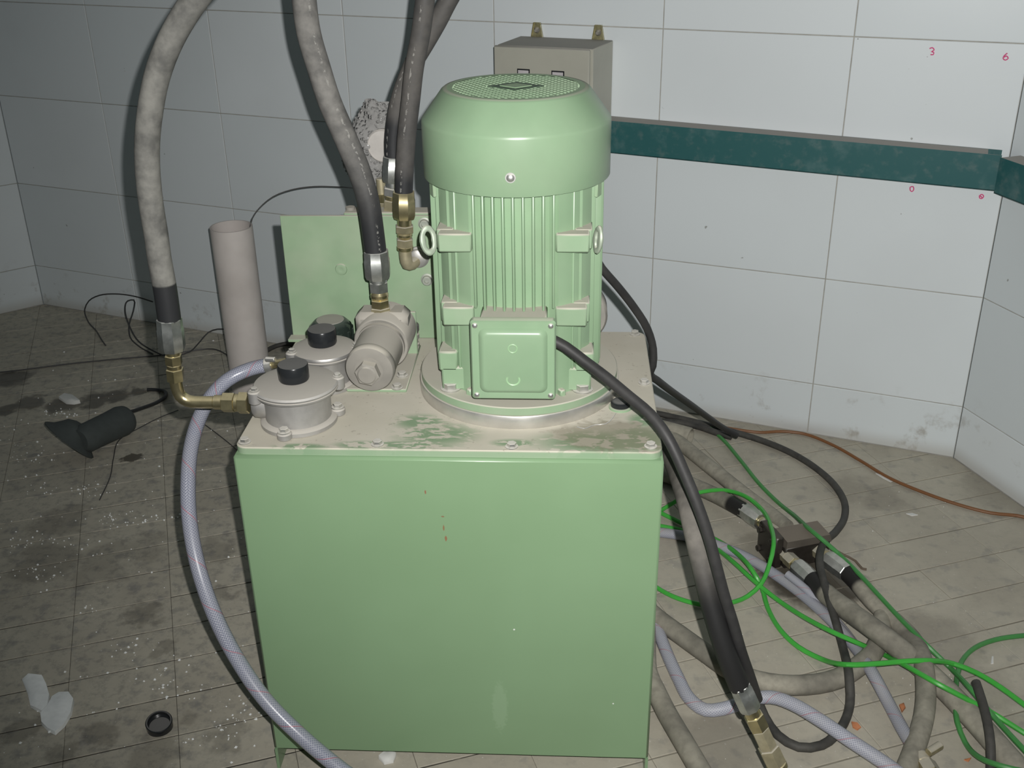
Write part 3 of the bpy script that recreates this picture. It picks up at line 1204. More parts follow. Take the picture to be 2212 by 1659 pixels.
# small dark sensor between the pressure filter and the motor
p = (-0.0997, 0.3816, 0.6460)
sn = thing('level_sensor', 'small dark sensor standing between the dusty filter and the motor', 'sensor', (p[0], p[1], ZT))
mb = MB()
mb.lathe([(.012, 0), (.012, .010), (.0095, .012), (.0095, .020), (.012, .021), (.012, .028), (.008, .030)], p, n=20)
part('lower_body', mb, M_dustend, sn)
mb = MB()
mb.lathe([(.008, .028), (.0105, .031), (.0125, .036), (.0125, .046), (.010, .049)], p, n=20)
part('upper_body', mb, plain('smoke_plastic', (.10, .095, .09), .35), sn)

# round casting behind the motor
mb = MB()
mb.lathe([(.020, -.02), (.046, -.018), (.050, -.012), (.050, .030), (.046, .036), (.015, .038)], (.2005, .405, ZT + .0605), (0, 1, 0), 40)
rc = thing('pump_casting', 'dust-grey round casting just showing behind the right of the motor', 'casting', (.2005, .405, ZT))
part('drum', mb, M_dustpart, rc)
mb = MB()
mb.box(.17, .231, .39, .43, ZT, ZT + .02, bev=.002)
part('cradle', mb, M_green_dull, rc)

# ------------------------------------------------------------------ hydraulic hoses from above
MH1 = hose_mat('dusty_rubber_hose', clean=.058, cleanw=.004, amount=.95, ns=26, dust=(.27, .265, .24), pr=False)
MH2 = hose_mat('dusty_rubber_hose_print', clean=.03, cleanw=.22, amount=.85, ns=24, dust=(.27, .26, .24), pu=.60)
MH3 = hose_mat('wrapped_rubber_hose', clean=.018, cleanw=.03, amount=.50, ns=10, dust=(.20, .185, .165), pu=.47)
MH4 = hose_mat('wrapped_rubber_hose_rear', clean=.055, cleanw=.03, amount=.55, ns=10, dust=(.20, .185, .165), pu=.40)

h1 = thing('hydraulic_hose', 'grey dusty hose at the left, curving down to a brass elbow on the front filter', 'hose', (-0.4374, 0.0950, 0.6770))
mb = MB()
mb.tube([(-0.4263, 0.0950, 0.8161), (-0.4253, 0.0950, 0.8688), (-0.4263, 0.0950, 0.9163), (-0.4254, 0.0950, 0.9528), (-0.4254, 0.0950, 0.9997), (-0.4227, 0.0950, 1.0460), (-0.4161, 0.0950, 1.0905), (-0.4043, 0.0950, 1.1345), (-0.3890, 0.0950, 1.1767), (-0.3669, 0.0950, 1.2185), (-0.3379, 0.0950, 1.2585), (-0.3065, 0.0950, 1.2929), (-0.2643, 0.0950, 1.3297), (-0.2235, 0.0950, 1.3629), (-0.1571, 0.0950, 1.4219), (-0.0741, 0.0950, 1.5035)], .0176, 24, .012)
part('hose', mb, MH1, h1)
chain(h1, (-0.4266, 0.0950, 0.8192), (-0.4317, 0.0950, 0.7144),
      [('ferrule', 'ferrule', .0205, 0, .50, M_zinc), ('neck', 'cyl', .0105, .50, .60, M_brass), ('hex_nut', 'hex', .0135, .58, .73, M_brass),
       ('collar', 'cyl', .0115, .73, .80, M_brass), ('hex_nut', 'hex', .0140, .80, 1.0, M_brass)])
mb = MB()
mb.tube([(-0.4316, 0.0950, 0.7200), (-0.4319, 0.0950, 0.7031), (-0.4283, 0.0950, 0.6877), (-0.4177, 0.0950, 0.6788), (-0.4002, 0.0950, 0.6766), (-0.3704, 0.0950, 0.6769)], .0100, 18, .006)
part('elbow_pipe', mb, M_brass, h1)
chain(h1, (-0.3764, 0.0950, 0.6769), (-0.3180, 0.0950, 0.6759),
      [('collar', 'cyl', .0118, 0, .26, M_brass), ('hex_nut', 'hex', .0160, .24, .58, M_brass), ('collar', 'cyl', .0145, .58, .70, M_brass),
       ('hex_nut', 'hex', .0178, .68, .97, M_brass)])

h2 = thing('hydraulic_hose', 'middle black hose with worn white print, running down to the dust-caked filter', 'hose', (-0.1407, 0.3050, 0.7454))
mb = MB()
mb.tube([(-0.1420, 0.3050, 0.8536), (-0.1436, 0.3050, 0.8858), (-0.1481, 0.3050, 0.9425), (-0.1606, 0.3050, 0.9977), (-0.1795, 0.3050, 1.0522), (-0.1980, 0.3050, 1.1046), (-0.2102, 0.3050, 1.1557), (-0.2206, 0.3050, 1.2061), (-0.2230, 0.3050, 1.2546), (-0.2219, 0.3050, 1.3005), (-0.2148, 0.3050, 1.3516), (-0.1993, 0.3050, 1.4194), (-0.1691, 0.3050, 1.5135)], .0187, 24, .012)
part('hose', mb, MH2, h2)
chain(h2, (-0.1410, 0.3050, 0.8576), (-0.1400, 0.3050, 0.7437),
      [('ferrule', 'ferrule', .0225, 0, .43, M_zinc), ('neck', 'cyl', .0150, .43, .50, M_zinc), ('hex_nut', 'hex', .0170, .48, .64, M_zinc),
       ('collar', 'ball', .0155, .64, .78, M_brass), ('hex_nut', 'hex', .0165, .76, .90, M_brass), ('adapter', 'hex', .0185, .88, 1.0, M_brass_dusty)])

h3 = thing('hydraulic_hose', 'front of two crossing dark hoses, ending in a brass elbow on the green plate', 'hose', (-0.1028, 0.3950, 0.7895))
mb = MB()
mb.tube([(-0.1030, 0.3950, 0.9294), (-0.0988, 0.3950, 0.9744), (-0.0916, 0.3950, 1.0316), (-0.0823, 0.3950, 1.0865), (-0.0733, 0.3950, 1.1399), (-0.0601, 0.3950, 1.1926), (-0.0508, 0.3950, 1.2433), (-0.0426, 0.3950, 1.2913), (-0.0339, 0.3950, 1.3381), (-0.0198, 0.3950, 1.4158), (0.0016, 0.3950, 1.5144)], .0158, 24, .012)
part('hose', mb, MH3, h3)
chain(h3, (-0.1028, 0.3950, 0.9327), (-0.1064, 0.3950, 0.8281),
      [('ferrule', 'ferrule', .0205, 0, .45, M_brass), ('neck', 'cyl', .0125, .45, .58, M_brass), ('hex_nut', 'hex', .0170, .57, .69, M_brass_dusty),
       ('collar', 'ball', .0135, .69, .80, M_brass), ('hex_nut', 'hex', .0155, .80, .94, M_brass_dusty), ('collar', 'cyl', .0145, .93, 1.0, M_brass)])
mb = MB()
mb.tube([(-0.1062, 0.3950, 0.8315), (-0.1063, 0.3950, 0.8144), (-0.1041, 0.3970, 0.8017), (-0.0971, 0.4050, 0.7989), (-0.0906, 0.4200, 0.8024), (-0.0874, 0.4280, 0.8048)], .0112, 18, .006)
part('elbow_pipe', mb, M_brass_dusty, h3)
pe = Vector((-0.0873, 0.4220, 0.8060))
mb = MB()
mb.lathe([(.0195, 0), (.0195, .006), (.0165, .008), (.0165, .014), (.0135, .016)], (pe.x, YP, pe.z), (0, -1, 0), 24)
part('port_nut', mb, M_alu, h3)

h4 = thing('hydraulic_hose', 'rear of two crossing dark hoses, passing behind and down onto the valve block', 'hose', (-0.1356, 0.4520, 0.8795))
mb = MB()
mb.tube([(-0.1263, 0.4520, 0.9761), (-0.1253, 0.4520, 1.0044), (-0.1178, 0.4520, 1.0473), (-0.1060, 0.4520, 1.0862), (-0.0827, 0.4520, 1.1365), (-0.0616, 0.4520, 1.1685), (-0.0392, 0.4520, 1.2029), (-0.0195, 0.4520, 1.2367), (0.0092, 0.4520, 1.2790), (0.0440, 0.4520, 1.3237), (0.0965, 0.4520, 1.3871), (0.1823, 0.4520, 1.4889)], .0155, 24, .012)
part('hose', mb, MH4, h4)
chain(h4, (-0.1261, 0.4520, 0.9793), (-0.1357, 0.4520, 0.8778),
      [('ferrule', 'ferrule', .0195, 0, .44, M_zinc), ('neck', 'cyl', .0125, .44, .54, M_zinc), ('hex_nut', 'hex', .0165, .54, .68, M_steel),
       ('collar', 'cyl', .0130, .68, .76, M_brass), ('hex_nut', 'hex', .0160, .76, 1.0, M_brass_dusty)])

# gauge in bubble wrap
gc = Vector((-0.1700, 0.5300, 0.9769))
gw = thing('wrapped_gauge', 'round pale gauge wrapped in clear bubble wrap behind the middle hose', 'gauge', (gc.x, gc.y, .86))
mb = MB()
nu, nv = 96, 64
vs_, fs_ = [], []
for j in range(nv + 1):
    ph = PI * j / nv
    for i in range(nu):
        th = 2 * PI * i / nu
        d = Vector((math.sin(ph) * math.cos(th), math.sin(ph) * math.sin(th), math.cos(ph)))
        p = Vector((d.x * .054, d.y * .028, d.z * .083))
        p.x += .010 * math.sin(d.z * 3.0)
        p += d * .010 * mnoise.noise(d * 2.1)
        u_, v_ = th * 6.2 * (.3 + .7 * math.sin(ph)), p.z / .0062
        cell = math.cos(2 * PI * (th * 20 / (2 * PI) + (.5 if int(v_ + 40) % 2 else 0))) * math.cos(PI * ((v_ % 1) - .5))
        p += d * .0026 * max(0, cell)
        vs_.append(gc + p)
for j in range(nv):
    for i in range(nu):
        fs_.append((j * nu + i, (j + 1) * nu + i, (j + 1) * nu + (i + 1) % nu, j * nu + (i + 1) % nu))
mb.add(vs_, fs_)
t = NT('bubble_wrap')
t.b.inputs['Transmission Weight'].default_value = .35
t.b.inputs['IOR'].default_value = 1.2
vo = t.n('ShaderNodeTexVoronoi')
vo.inputs['Scale'].default_value = 150
t.put(vo.inputs['Vector'], t.pos.outputs['Position'])
t.bump(t.ramp(vo.outputs['Distance'], .05, .55, 1, 0), .9, .004)
part('bubble_wrap', mb, t.fin((.36, .355, .345), .10), gw, 60)
gd = Vector((-0.1511, 0.4950, 0.9877))
mb = MB()
gx = Vector((-.18, -1, .05)).normalized()
mb.lathe([(.027, -.012), (.0295, -.010), (.0295, .001), (.0275, .003), (.0265, .0015), (.002, .0015)], gd, gx, 40)
part('dial', mb, dusty('pale_dial', (.46, .44, .42), .3, 0, .3, .2), gw)
chain(gw, (-0.1582, 0.4900, 0.9306), (-0.1564, 0.4900, 0.8698), [('stem', 'cyl', .0085, 0, .5, M_brass_dusty), ('hex_nut', 'hex', .0115, .45, .72, M_brass),
                                                    ('adapter', 'hex', .0105, .72, 1.0, M_brass_dusty)])

# ------------------------------------------------------------------ clear braided hose at the left
MBR = braid_mat('clear_braided_hose', dirt=.18)
MBRd = braid_mat('braided_hose_dusty', (.24, .255, .34), (.46, .47, .53), .62, .4)
bh = thing('braided_hose', 'clear braided hose hanging in a long bow down the left front of the tank', 'hose', (-0.3309, 0.2620, 0.6647))
mb = MB()
mb.tube([(-0.3284, 0.2620, 0.6656), (-0.3498, 0.2620, 0.6618), (-0.3770, 0.2550, 0.6552), (-0.4022, 0.2400, 0.6453), (-0.4235, 0.2100, 0.6281), (-0.4338, 0.1700, 0.6073), (-0.4361, 0.1200, 0.5777), (-0.4303, 0.0700, 0.5372), (-0.4208, 0.0300, 0.4926), (-0.4025, -0.0100, 0.4363), (-0.3771, -0.0400, 0.3692), (-0.3445, -0.0600, 0.2985), (-0.2999, -0.0850, 0.2383), (-0.2428, -0.1100, 0.1891), (-0.1692, -0.1300, 0.1298), (-0.1047, -0.1500, 0.0962)] + [(-.03, -.19, .014), (.12, -.26, .014), (.35, -.36, .014)], .0122, 20, .012)
part('hose', mb, MBR, bh)
chain(bh, (-0.3202, 0.2620, 0.6665), (-0.3450, 0.2620, 0.6619), [('clamp_band', 'cyl', .0142, .25, .75, M_steel)])
chain(bh, (-0.3268, 0.2620, 0.6656), (-.268, .240, .688), [('barb', 'cyl', .0072, -.2, 1.0, M_brass)])
mb = MB()
q = Vector((-0.3251, 0.2450, 0.6778))
mb.cyl(.0045, .018, q + Vector((-.006, 0, .006)), (1, -.3, .1), 14, .001)
part('clamp_screw', mb, M_steel, bh)


# ------------------------------------------------------------------ on the wall: control box and cable ducts
def wp(s, z, o=0.0):
    return W0 + WT * s + WN * o + Vector((0, 0, z))


MW = Matrix((WT, WN, Vector((0, 0, 1)))).transposed().to_4x4()
MW.translation = W0
M_box = dusty('beige_enclosure', (.435, .43, .365), .45, 0, .75, .12, .04, 10, dcol=(.36, .34, .31))
cb = thing('control_box', 'beige-grey steel control box fixed to the tiled wall above the motor', 'control box', wp(.178, .78, .085))
mb = MB()
mb.box(.050, .3055, 0.002, .158, .775, 1.0245, MW, .002)
part('body', mb, M_box, cb)
mb = MB()
mb.box(.046, .3000, .160, .172, .778, 1.0240, MW, .003)
dr = part('door', mb, M_box, cb)
for s0 in (.1102, .2020):
    mb = MB()
    zt_ = .9712
    mb.box(s0, s0 + .0338, .1722, .1735, zt_ - .022, zt_, MW)
    fr = part('label_frame', mb, M_black, dr)
    mb = MB()
    mb.box(s0 + .0028, s0 + .0310, .1735, .1742, zt_ - .0195, zt_ - .0032, MW)
    part('label_card', mb, plain('label_card', (.55, .52, .53), .6), fr)
M_yz = dusty('yellow_passivated', (.50, .46, .26), .28, .8, .2, .1, .25, 90)
for u in (0.0976, .2660):
    mb = MB()
    z0 = 1.0235
    prof = [(u - .0165, z0), (u + .0165, z0), (u + .0095, z0 + .037), (u - .0095, z0 + .037)]
    pts = [wp(s, z, q) for q in (.001, .0035) for s, z in prof]
    mb.add(pts, [(0, 1, 2, 3), (7, 6, 5, 4)] + [(i, 4 + i, 4 + (i + 1) % 4, (i + 1) % 4) for i in range(4)])
    for sg in (-1, 1):
        a = [(u + sg * .0165, z0), (u + sg * .0095, z0 + .037)]
        pts = [wp(s + e, z, q) for e in (0, -sg * .002) for q in (.001, .0085) for s, z in a]
        mb.add(pts, [(0, 1, 3, 2), (4, 6, 7, 5), (0, 4, 5, 1), (2, 3, 7, 6), (0, 2, 6, 4), (1, 5, 7, 3)])
    b_ = part('wall_bracket', mb, M_yz, cb, 20)
    mb = MB()
    mb.lathe([(.0078, .0035), (.0078, .006), (.0050, .010), (.004, .015)], wp(u, z0 + .018), WN, 14)
    part('fixing_screw', mb, M_dustend, b_)


def duct_mat():
    t = NT('teal_duct_paint')
    n1 = t.noise(16, 4, rough=.6)
    n2 = t.noise(45, 3)
    c = t.mix(t.ramp(n1, .5, .72), (.018, .108, .112), (.060, .150, .152))
    nz = t.sep(t.pos.outputs['Normal'])[2]
    c = t.mix(t.ramp(nz, .5, .9, t.ramp(n2, .5, .8, .02, .16), .92), c, (.40, .37, .34))
    return t.fin(c, t.ramp(nz, .5, .9, .38, .9), 0, .45)


M_duct = duct_mat()


def duct(name, A, B, n, zA, zB, h, dep, label):
    """A,B: wall points; n: wall normal; open-topped channel with a lid strip"""
    t = thing(name, label, 'cable duct', (A + B) / 2 + Vector((0, 0, (zA + zB) / 2 - h)))
    up = Vector((0, 0, 1))
    d = (B - A).normalized()

    def bar(q0, q1, a0, a1, ea=0, eb=0):
        pts = []
        for (P, z, e) in ((A, zA, ea), (B, zB, eb)):
            for q in (q0, q1):
                for k in (a0, a1):
                    pts.append(P + d * e + n * q + up * (z - h + k))
        return MB().add(pts, [(0, 1, 3, 2), (4, 6, 7, 5), (0, 4, 5, 1), (2, 3, 7, 6), (0, 2, 6, 4), (1, 5, 7, 3)])
    part('front_side', bar(dep - .002, dep, 0, h), M_duct, t)
    part('back_side', bar(.001, .003, 0, h - .001), M_duct, t)
    part('bottom', bar(.001, dep, 0, .002), M_duct, t)
    part('lid', bar(.003, dep - .002, h - .006, h - .001, 0, -.03), M_duct, t)
    return t


duct('cable_duct', wp(.290, 0), wp(1.258, 0), WN, .8335, .8195, .083, .060, 'long teal metal cable duct across the back wall, right of the motor')
duct('cable_duct', CRN + DR * .035, CRN + DR * 1.5, NR, .816, .800, .083, .058, 'short dark teal duct at the right edge, turning onto the right wall')

# ------------------------------------------------------------------ upright PVC pipe and wires at the left
M_pvc = dusty('grey_pvc', (.74, .685, .65), .55, 0, .5, .35, .06, 8, dcol=(.40, .35, .31))
pb = Vector((-0.7844, 1.5280, 0.0000))
pt_ = Vector((pb.x, pb.y, .513))
pp = thing('plastic_pipe', 'upright length of pinkish-grey plastic pipe standing near the back wall', 'pipe', pb)
mb = MB()
ax = (pt_ - pb)
mb.lathe([(.0545, .006), (.0545, 0), (.060, 0), (.060, ax.length), (.0565, ax.length), (.0565, .01)], pb, ax, 48)
mb.f = [f for f in mb.f if len(f) == 4]
part('tube', mb, M_pvc, pp, 30)
M_wire = plain('dark_wire', (.045, .045, .045), .5)


def wire(name, pts, r, mat, label, cat='wire', group=None, n=8, res=.015):
    mb = MB()
    mb.tube(pts, r, n, res)
    return solo(name, mb, mat, label, cat, group=group)


wire('thin_wire', [(-0.7441, 1.5600, 0.4875), (-0.7300, 1.5600, 0.5262), (-0.7092, 1.5700, 0.5534), (-0.6679, 1.5800, 0.5846), (-0.6175, 1.6000, 0.5993), (-0.5494, 1.6000, 0.6088), (-0.4826, 1.6000, 0.6075), (-0.3927, 1.4500, 0.6439), (-0.2539, 0.9500, 0.7724), (-0.1668, 0.5500, 0.8696), (-0.1567, 0.5000, 0.8755)], .0018, plain('grey_wire', (.10, .10, .098), .5),
     'thin grey wire arching out of the top of the plastic pipe')
wire('thin_wire', [(-1.2553, 2.0180, 0.0870), (-1.3287, 2.0443, 0.0969), (-1.4055, 2.0718, 0.0945), (-1.4754, 2.0947, 0.0801), (-1.5255, 2.1105, 0.0526), (-1.5487, 2.1146, 0.0189)] + [(-1.5097, 2.0414, 0.0030), (-1.4446, 1.9549, 0.0030), (-1.3934, 1.8758, 0.0030), (-1.3639, 1.8337, 0.0030)], .0024, M_wire,
     'thin black wire curling off the back wall onto the floor at the left')
wire('thin_wire', [(-1.1022, 1.7306, 0.0030), (-1.1712, 1.7688, 0.0100), (-1.2353, 1.8051, 0.0300), (-1.2831, 1.8629, 0.0600), (-1.3201, 1.9324, 0.0900), (-1.3315, 1.9924, 0.1000), (-1.3138, 2.0014, 0.1000), (-1.2994, 1.9492, 0.0800), (-1.2999, 1.8986, 0.0500), (-1.2895, 1.8659, 0.0200), (-1.2454, 1.8215, 0.0060), (-1.1789, 1.7657, 0.0030)], .0024, M_wire,
     'thin black wire tied in a narrow upright loop beside the left hose')
wire('thin_wire', [(-1.6726, 1.6020, 0.0030), (-1.5666, 1.6320, 0.0030), (-1.4233, 1.6844, 0.0030), (-1.2724, 1.7271, 0.0030), (-1.1457, 1.7590, 0.0030), (-1.0506, 1.7981, 0.0030), (-0.9924, 1.8106, 0.0030), (-0.9115, 1.7455, 0.0030), (-0.8315, 1.6757, 0.0030)], .0022, M_wire,
     'long thin wire lying straight across the dark floor behind the left hose')
wire('thin_wire', [(-1.0910, 1.7564, 0.0030), (-1.0606, 1.7822, 0.0050), (-1.0402, 1.8318, 0.0200), (-1.0191, 1.8635, 0.0400), (-0.9878, 1.8682, 0.0500), (-0.9377, 1.8572, 0.0500), (-0.8748, 1.8505, 0.0400)], .0022, M_wire,
     'thin wire rising from the floor to pass behind the plastic pipe')
wire('thin_wire', [(-0.9969, 0.8713, 0.0030), (-1.0142, 0.9849, 0.0030), (-1.0434, 1.0819, 0.0030), (-1.0667, 1.1853, 0.0030), (-1.0369, 1.2545, 0.0030), (-0.9998, 1.3209, 0.0030), (-0.9613, 1.3689, 0.0030)], .0014, M_wire,
     'hair-thin wire on the floor in front of the dark rubber horn')
wire('thin_wire', [(-0.8531, 1.2788, 0.0030), (-0.8006, 1.2246, 0.0030), (-0.7429, 1.1619, 0.0030), (-0.7043, 1.1163, 0.0030)], .0014, M_wire, 'short thin wire on the floor beside the braided hose bow')
wire('black_cable', [(-0.8050, 1.7791, 0.0120), (-0.7839, 1.8170, 0.0120), (-0.7432, 1.8406, 0.0120), (-0.6866, 1.8303, 0.0120)], .008, M_cable2, 'stub of black cable between the plastic pipe and the tank', 'cable')

# dark rubber horn lying on the floor
ha = Vector((-1.0581, 1.2304, 0.0450))
mo = Vector((-1.1563, 1.0861, 0.0560))                       # centre of the flared mouth
ax2 = Vector((-.60, -.50, -.62)).normalized()          # the cup is bent down onto the floor
hb_ = Vector((-1.1082, 1.0893, 0.0620))
ax = (hb_ - ha).normalized()
hl = (hb_ - ha).length
hr = thing('rubber_horn', 'dark grey rubber tube with a flared end lying on the floor at the left', 'rubber part', (ha.x, ha.y, 0))
M_horn = plain('dark_foam_rubber', (.055, .064, .062), .8, 0, .1, 60)
mb = MB()
mb.lathe([(.006, -.012), (.028, -.008), (.040, .004), (.0435, .02), (.0415, .06), (.040, hl - .02), (.040, hl + .01), (.03, hl + .03)], ha, ax, 40)
part('sleeve', mb, M_horn, hr)
mb = MB()
mb.lathe([(.020, -.050), (.038, -.042), (.046, -.030), (.060, -.012), (.078, 0), (.0765, .003), (.056, -.010), (.040, -.026), (.01, -.032)], mo, ax2, 44)
part('flared_mouth', mb, M_horn, hr, 50)
mb = MB()
mb.tube([(-1.0564, 1.2633, 0.0500), (-1.0445, 1.3318, 0.0300), (-1.0333, 1.4006, 0.0120), (-1.0255, 1.4490, 0.0080), (-1.0392, 1.4802, 0.0080), (-1.0752, 1.4962, 0.0060), (-1.0994, 1.4957, 0.0060)], .0055, 10, .01)
part('lead', mb, M_rubber, hr)

# ------------------------------------------------------------------ valve on the floor at the right
vd = (Vector((0.6970, 0.5740, 0.0350)) - Vector((0.6201, 0.8005, 0.0350))).normalized()      # hose direction through the valve
vd.z = 0
vd.normalize()
vc = Vector((-vd.y, vd.x, 0))
if vc.x < 0:
    vc = -vc
VM = Matrix((vc, vd, Vector((0, 0, 1)))).transposed().to_4x4()
VM.translation = Vector((.6960, .6780, 0))
fvb = thing('floor_valve', 'oil-blackened valve block lying on the floor with hoses screwed into both sides', 'valve', VM.translation)
M_oily = dusty('oily_black_iron', (.024, .021, .018), .35, .2, .30, .10, .2, 60, dcol=(.16, .13, .10), lo=.3, hi=.9)
M_oilydust = dusty('oily_dusty_iron', (.045, .038, .030), .5, .1, .75, .35, .15, 25, dcol=(.24, .205, .165))
mb = MB()
mb.box(-.045, .068, -.040, .040, .003, .060, VM, .004)
part('body', mb, M_oily, fvb)
mb = MB()
mb.add([VM @ Vector(p) for p in ((-.044, -.040, .058), (.069, -.040, .058), (.069, .041, .058), (-.044, .041, .058),
                                 (-.040, -.020, .074), (.066, -.020, .074), (.066, .036, .072), (-.040, .036, .072))],
       [(0, 3, 2, 1), (4, 5, 6, 7), (0, 1, 5, 4), (1, 2, 6, 5), (2, 3, 7, 6), (3, 0, 4, 7)])
part('name_cover', mb, M_oilydust, fvb)
mb = MB()
mb.box(-.066, -.044, -.050, .030, 0.0, .082, VM, .004)
ep = part('end_plate', mb, M_oily, fvb)
for (a, b) in ((-.036, .016), (-.036, .066), (.016, .016), (.016, .066)):
    mb = MB()
    mb.hexa(.0075, .007, VM @ Vector((-.066, a, b)), -vc)
    part('bolt', mb, M_oily, ep)


# ------------------------------------------------------------------ dusty hoses on the floor
MFH = hose_mat('floor_hose', (.030, .029, .027), (.40, .375, .305), 1.0, pr=False, ns=6)
MFHc = hose_mat('floor_hose_clean_end', (.022, .021, .020), (.40, .375, .305), 1.0, clean=.045, cleanw=.015, pr=False, ns=6)


def floor_hose(label, pts, r, chainspec=None, A=None, B=None, mat=None):
    t = thing('floor_hose', label, 'hose', (pts[0][0], pts[0][1], 0))
    mb = MB()
    mb.tube(pts, r, 20, .018)
    part('hose', mb, mat or MFH, t)
    if chainspec:
        chain(t, A, B, chainspec)
    return t


VF = [('ferrule', 'ferrule', .0215, 0, .50, M_zinc), ('neck', 'cyl', .013, .50, .60, M_brass), ('hex_nut', 'hex', .0165, .58, .80, M_brass_dusty),
      ('adapter', 'hex', .0150, .80, 1.0, M_brass_dusty)]
floor_hose('dusty hose on the floor entering the valve from the tank side', [(0.6055, 0.8127, 0.0360), (0.5782, 0.8534, 0.0320), (0.5452, 0.9005, 0.0260), (0.4994, 0.9498, 0.0220), (0.4454, 0.9953, 0.0210), (0.3776, 1.0403, 0.0210)] + [(.25, 1.12, .021), (.05, 1.20, .021)], .0195, VF, (0.6019, 0.8187, 0.0360), (0.6666, 0.7217, 0.0360), MFHc)
floor_hose('dusty hose passing behind the valve from the tank corner', [(0.6941, 0.7548, 0.0300), (0.6627, 0.8240, 0.0260), (0.6201, 0.9092, 0.0220), (0.5742, 0.9972, 0.0220), (0.5254, 1.0909, 0.0220), (0.4755, 1.1854, 0.0220), (0.4281, 1.2560, 0.0220), (0.3800, 1.3100, 0.0220)] + [(.20, 1.36, .022), (.0, 1.42, .022)], .0185)
floor_hose('big dusty hose running from the valve to the lower right corner', [(0.7114, 0.5454, 0.0340), (0.7333, 0.4862, 0.0360), (0.7643, 0.4166, 0.0460), (0.7993, 0.3394, 0.0580), (0.8443, 0.2975, 0.0400), (0.8908, 0.2368, 0.0220), (0.9226, 0.1491, 0.0220), (0.9531, 0.0484, 0.0220), (0.9808, -0.0433, 0.0220), (1.0304, -0.1702, 0.0220), (1.0687, -0.3192, 0.0220)], .0215, VF, (0.7124, 0.5404, 0.0340), (0.6631, 0.6501, 0.0340), MFHc)
floor_hose('dusty hose leaving the valve on the right and bending down out of view', [(0.7890, 0.5801, 0.0340), (0.8042, 0.5489, 0.0300), (0.8260, 0.4861, 0.0240), (0.8533, 0.4252, 0.0240), (0.8717, 0.3595, 0.0300), (0.8664, 0.2721, 0.0450), (0.8564, 0.2113, 0.0300), (0.8373, 0.1519, 0.0220), (0.8019, 0.0777, 0.0200), (0.7521, -0.0098, 0.0200), (0.6994, -0.0814, 0.0200), (0.6258, -0.1759, 0.0200), (0.5374, -0.3022, 0.0200)], .0185, VF, (0.7904, 0.5733, 0.0340), (0.7299, 0.6785, 0.0360), MFHc)
floor_hose('dusty hose sweeping in a wide loop on the floor beside the tank', [(.20, .80, .02), (.32, .62, .02)] + [(0.3359, 0.4832, 0.0200), (0.3709, 0.4217, 0.0200), (0.4139, 0.3678, 0.0200), (0.4633, 0.3083, 0.0200), (0.5107, 0.2557, 0.0200), (0.5685, 0.2302, 0.0200), (0.6378, 0.2275, 0.0200), (0.7030, 0.2480, 0.0200), (0.7568, 0.2911, 0.0200), (0.7860, 0.3237, 0.0200), (0.8083, 0.3625, 0.0200), (0.8269, 0.4114, 0.0200), (0.8391, 0.4476, 0.0180)], .0195)
floor_hose('dusty hose lying along the foot of the tank at the bottom', [(.22, .74, .02), (.345, .58, .02), (.347, .42, .02)] + [(0.3413, 0.2497, 0.0200), (0.3510, 0.2083, 0.0200), (0.3688, 0.1431, 0.0200), (0.3923, 0.0738, 0.0200), (0.4143, 0.0087, 0.0200), (0.4377, -0.0623, 0.0200), (0.4826, -0.1728, 0.0200), (0.5389, -0.2944, 0.0200)], .0190)

# braided hoses at the right
mb = MB()
mb.tube([(.22, .70, .014), (.335, .59, .014)] + [(0.3568, 0.5000, 0.0140), (0.3682, 0.4065, 0.0140), (0.3825, 0.3197, 0.0140), (0.3991, 0.2455, 0.0140), (0.4158, 0.1882, 0.0140), (0.4426, 0.1574, 0.0160), (0.4850, 0.1597, 0.0220), (0.5243, 0.1719, 0.0300), (0.5613, 0.1695, 0.0400), (0.5951, 0.1480, 0.0450), (0.6372, 0.1080, 0.0450), (0.6845, 0.0616, 0.0400), (0.7381, 0.0163, 0.0300), (0.7939, -0.0386, 0.0200), (0.8672, -0.1164, 0.0140), (0.9674, -0.1916, 0.0140)], .0125, 18, .012)
solo('braided_hose', mb, braid_mat('braided_hose_half_dusty', (.27, .285, .37), (.62, .63, .68), .35, .25), 'clear braided hose snaking from the tank foot to the bottom edge at the right', 'hose')
b2 = thing('braided_hose', 'dirty blue-grey braided hose lying across the floor to a pipe clamp', 'hose', (0.8110, 0.0652, 0.0000))
mb = MB()
mb.tube([(0.7999, 0.0514, 0.0220), (0.7918, 0.1077, 0.0180), (0.7838, 0.1869, 0.0160), (0.7684, 0.2532, 0.0300), (0.7600, 0.3416, 0.0160), (0.7327, 0.4263, 0.0140), (0.6925, 0.5124, 0.0130), (0.6460, 0.5859, 0.0130), (0.5947, 0.6493, 0.0130), (0.5381, 0.6952, 0.0130), (0.4783, 0.7312, 0.0130), (0.4153, 0.7487, 0.0130), (0.3618, 0.7588, 0.0130)] + [(.25, .82, .013), (.05, .85, .013)], .0118, 18, .012)
part('hose', mb, MBRd, b2)
chain(b2, (0.7971, 0.0699, 0.0220), (0.8113, -0.0095, 0.0220), [('clamp_band', 'cyl', .0150, .25, .48, M_brass_dusty), ('hex_nut', 'hex', .0185, .5, .8, M_brass_dusty),
                                                       ('adapter', 'cyl', .013, .8, 1.3, M_brass_dusty)])
mb = MB()
mb.cyl(.0075, .030, (0.8098, 0.0400, 0.0400), (.8, .5, .1), 14, .001)
part('clamp_screw', mb, M_brass_dusty, b2)
wire('braided_hose', [(0.7739, 0.2873, 0.0180), (0.7631, 0.3541, 0.0140), (0.7461, 0.4218, 0.0120), (0.7250, 0.4796, 0.0120), (0.6920, 0.5188, 0.0300), (0.6586, 0.5573, 0.0400)], .0085, MBRd,
     'thinner strand of braided hose lying against the dirty blue-grey one', 'hose', n=14)

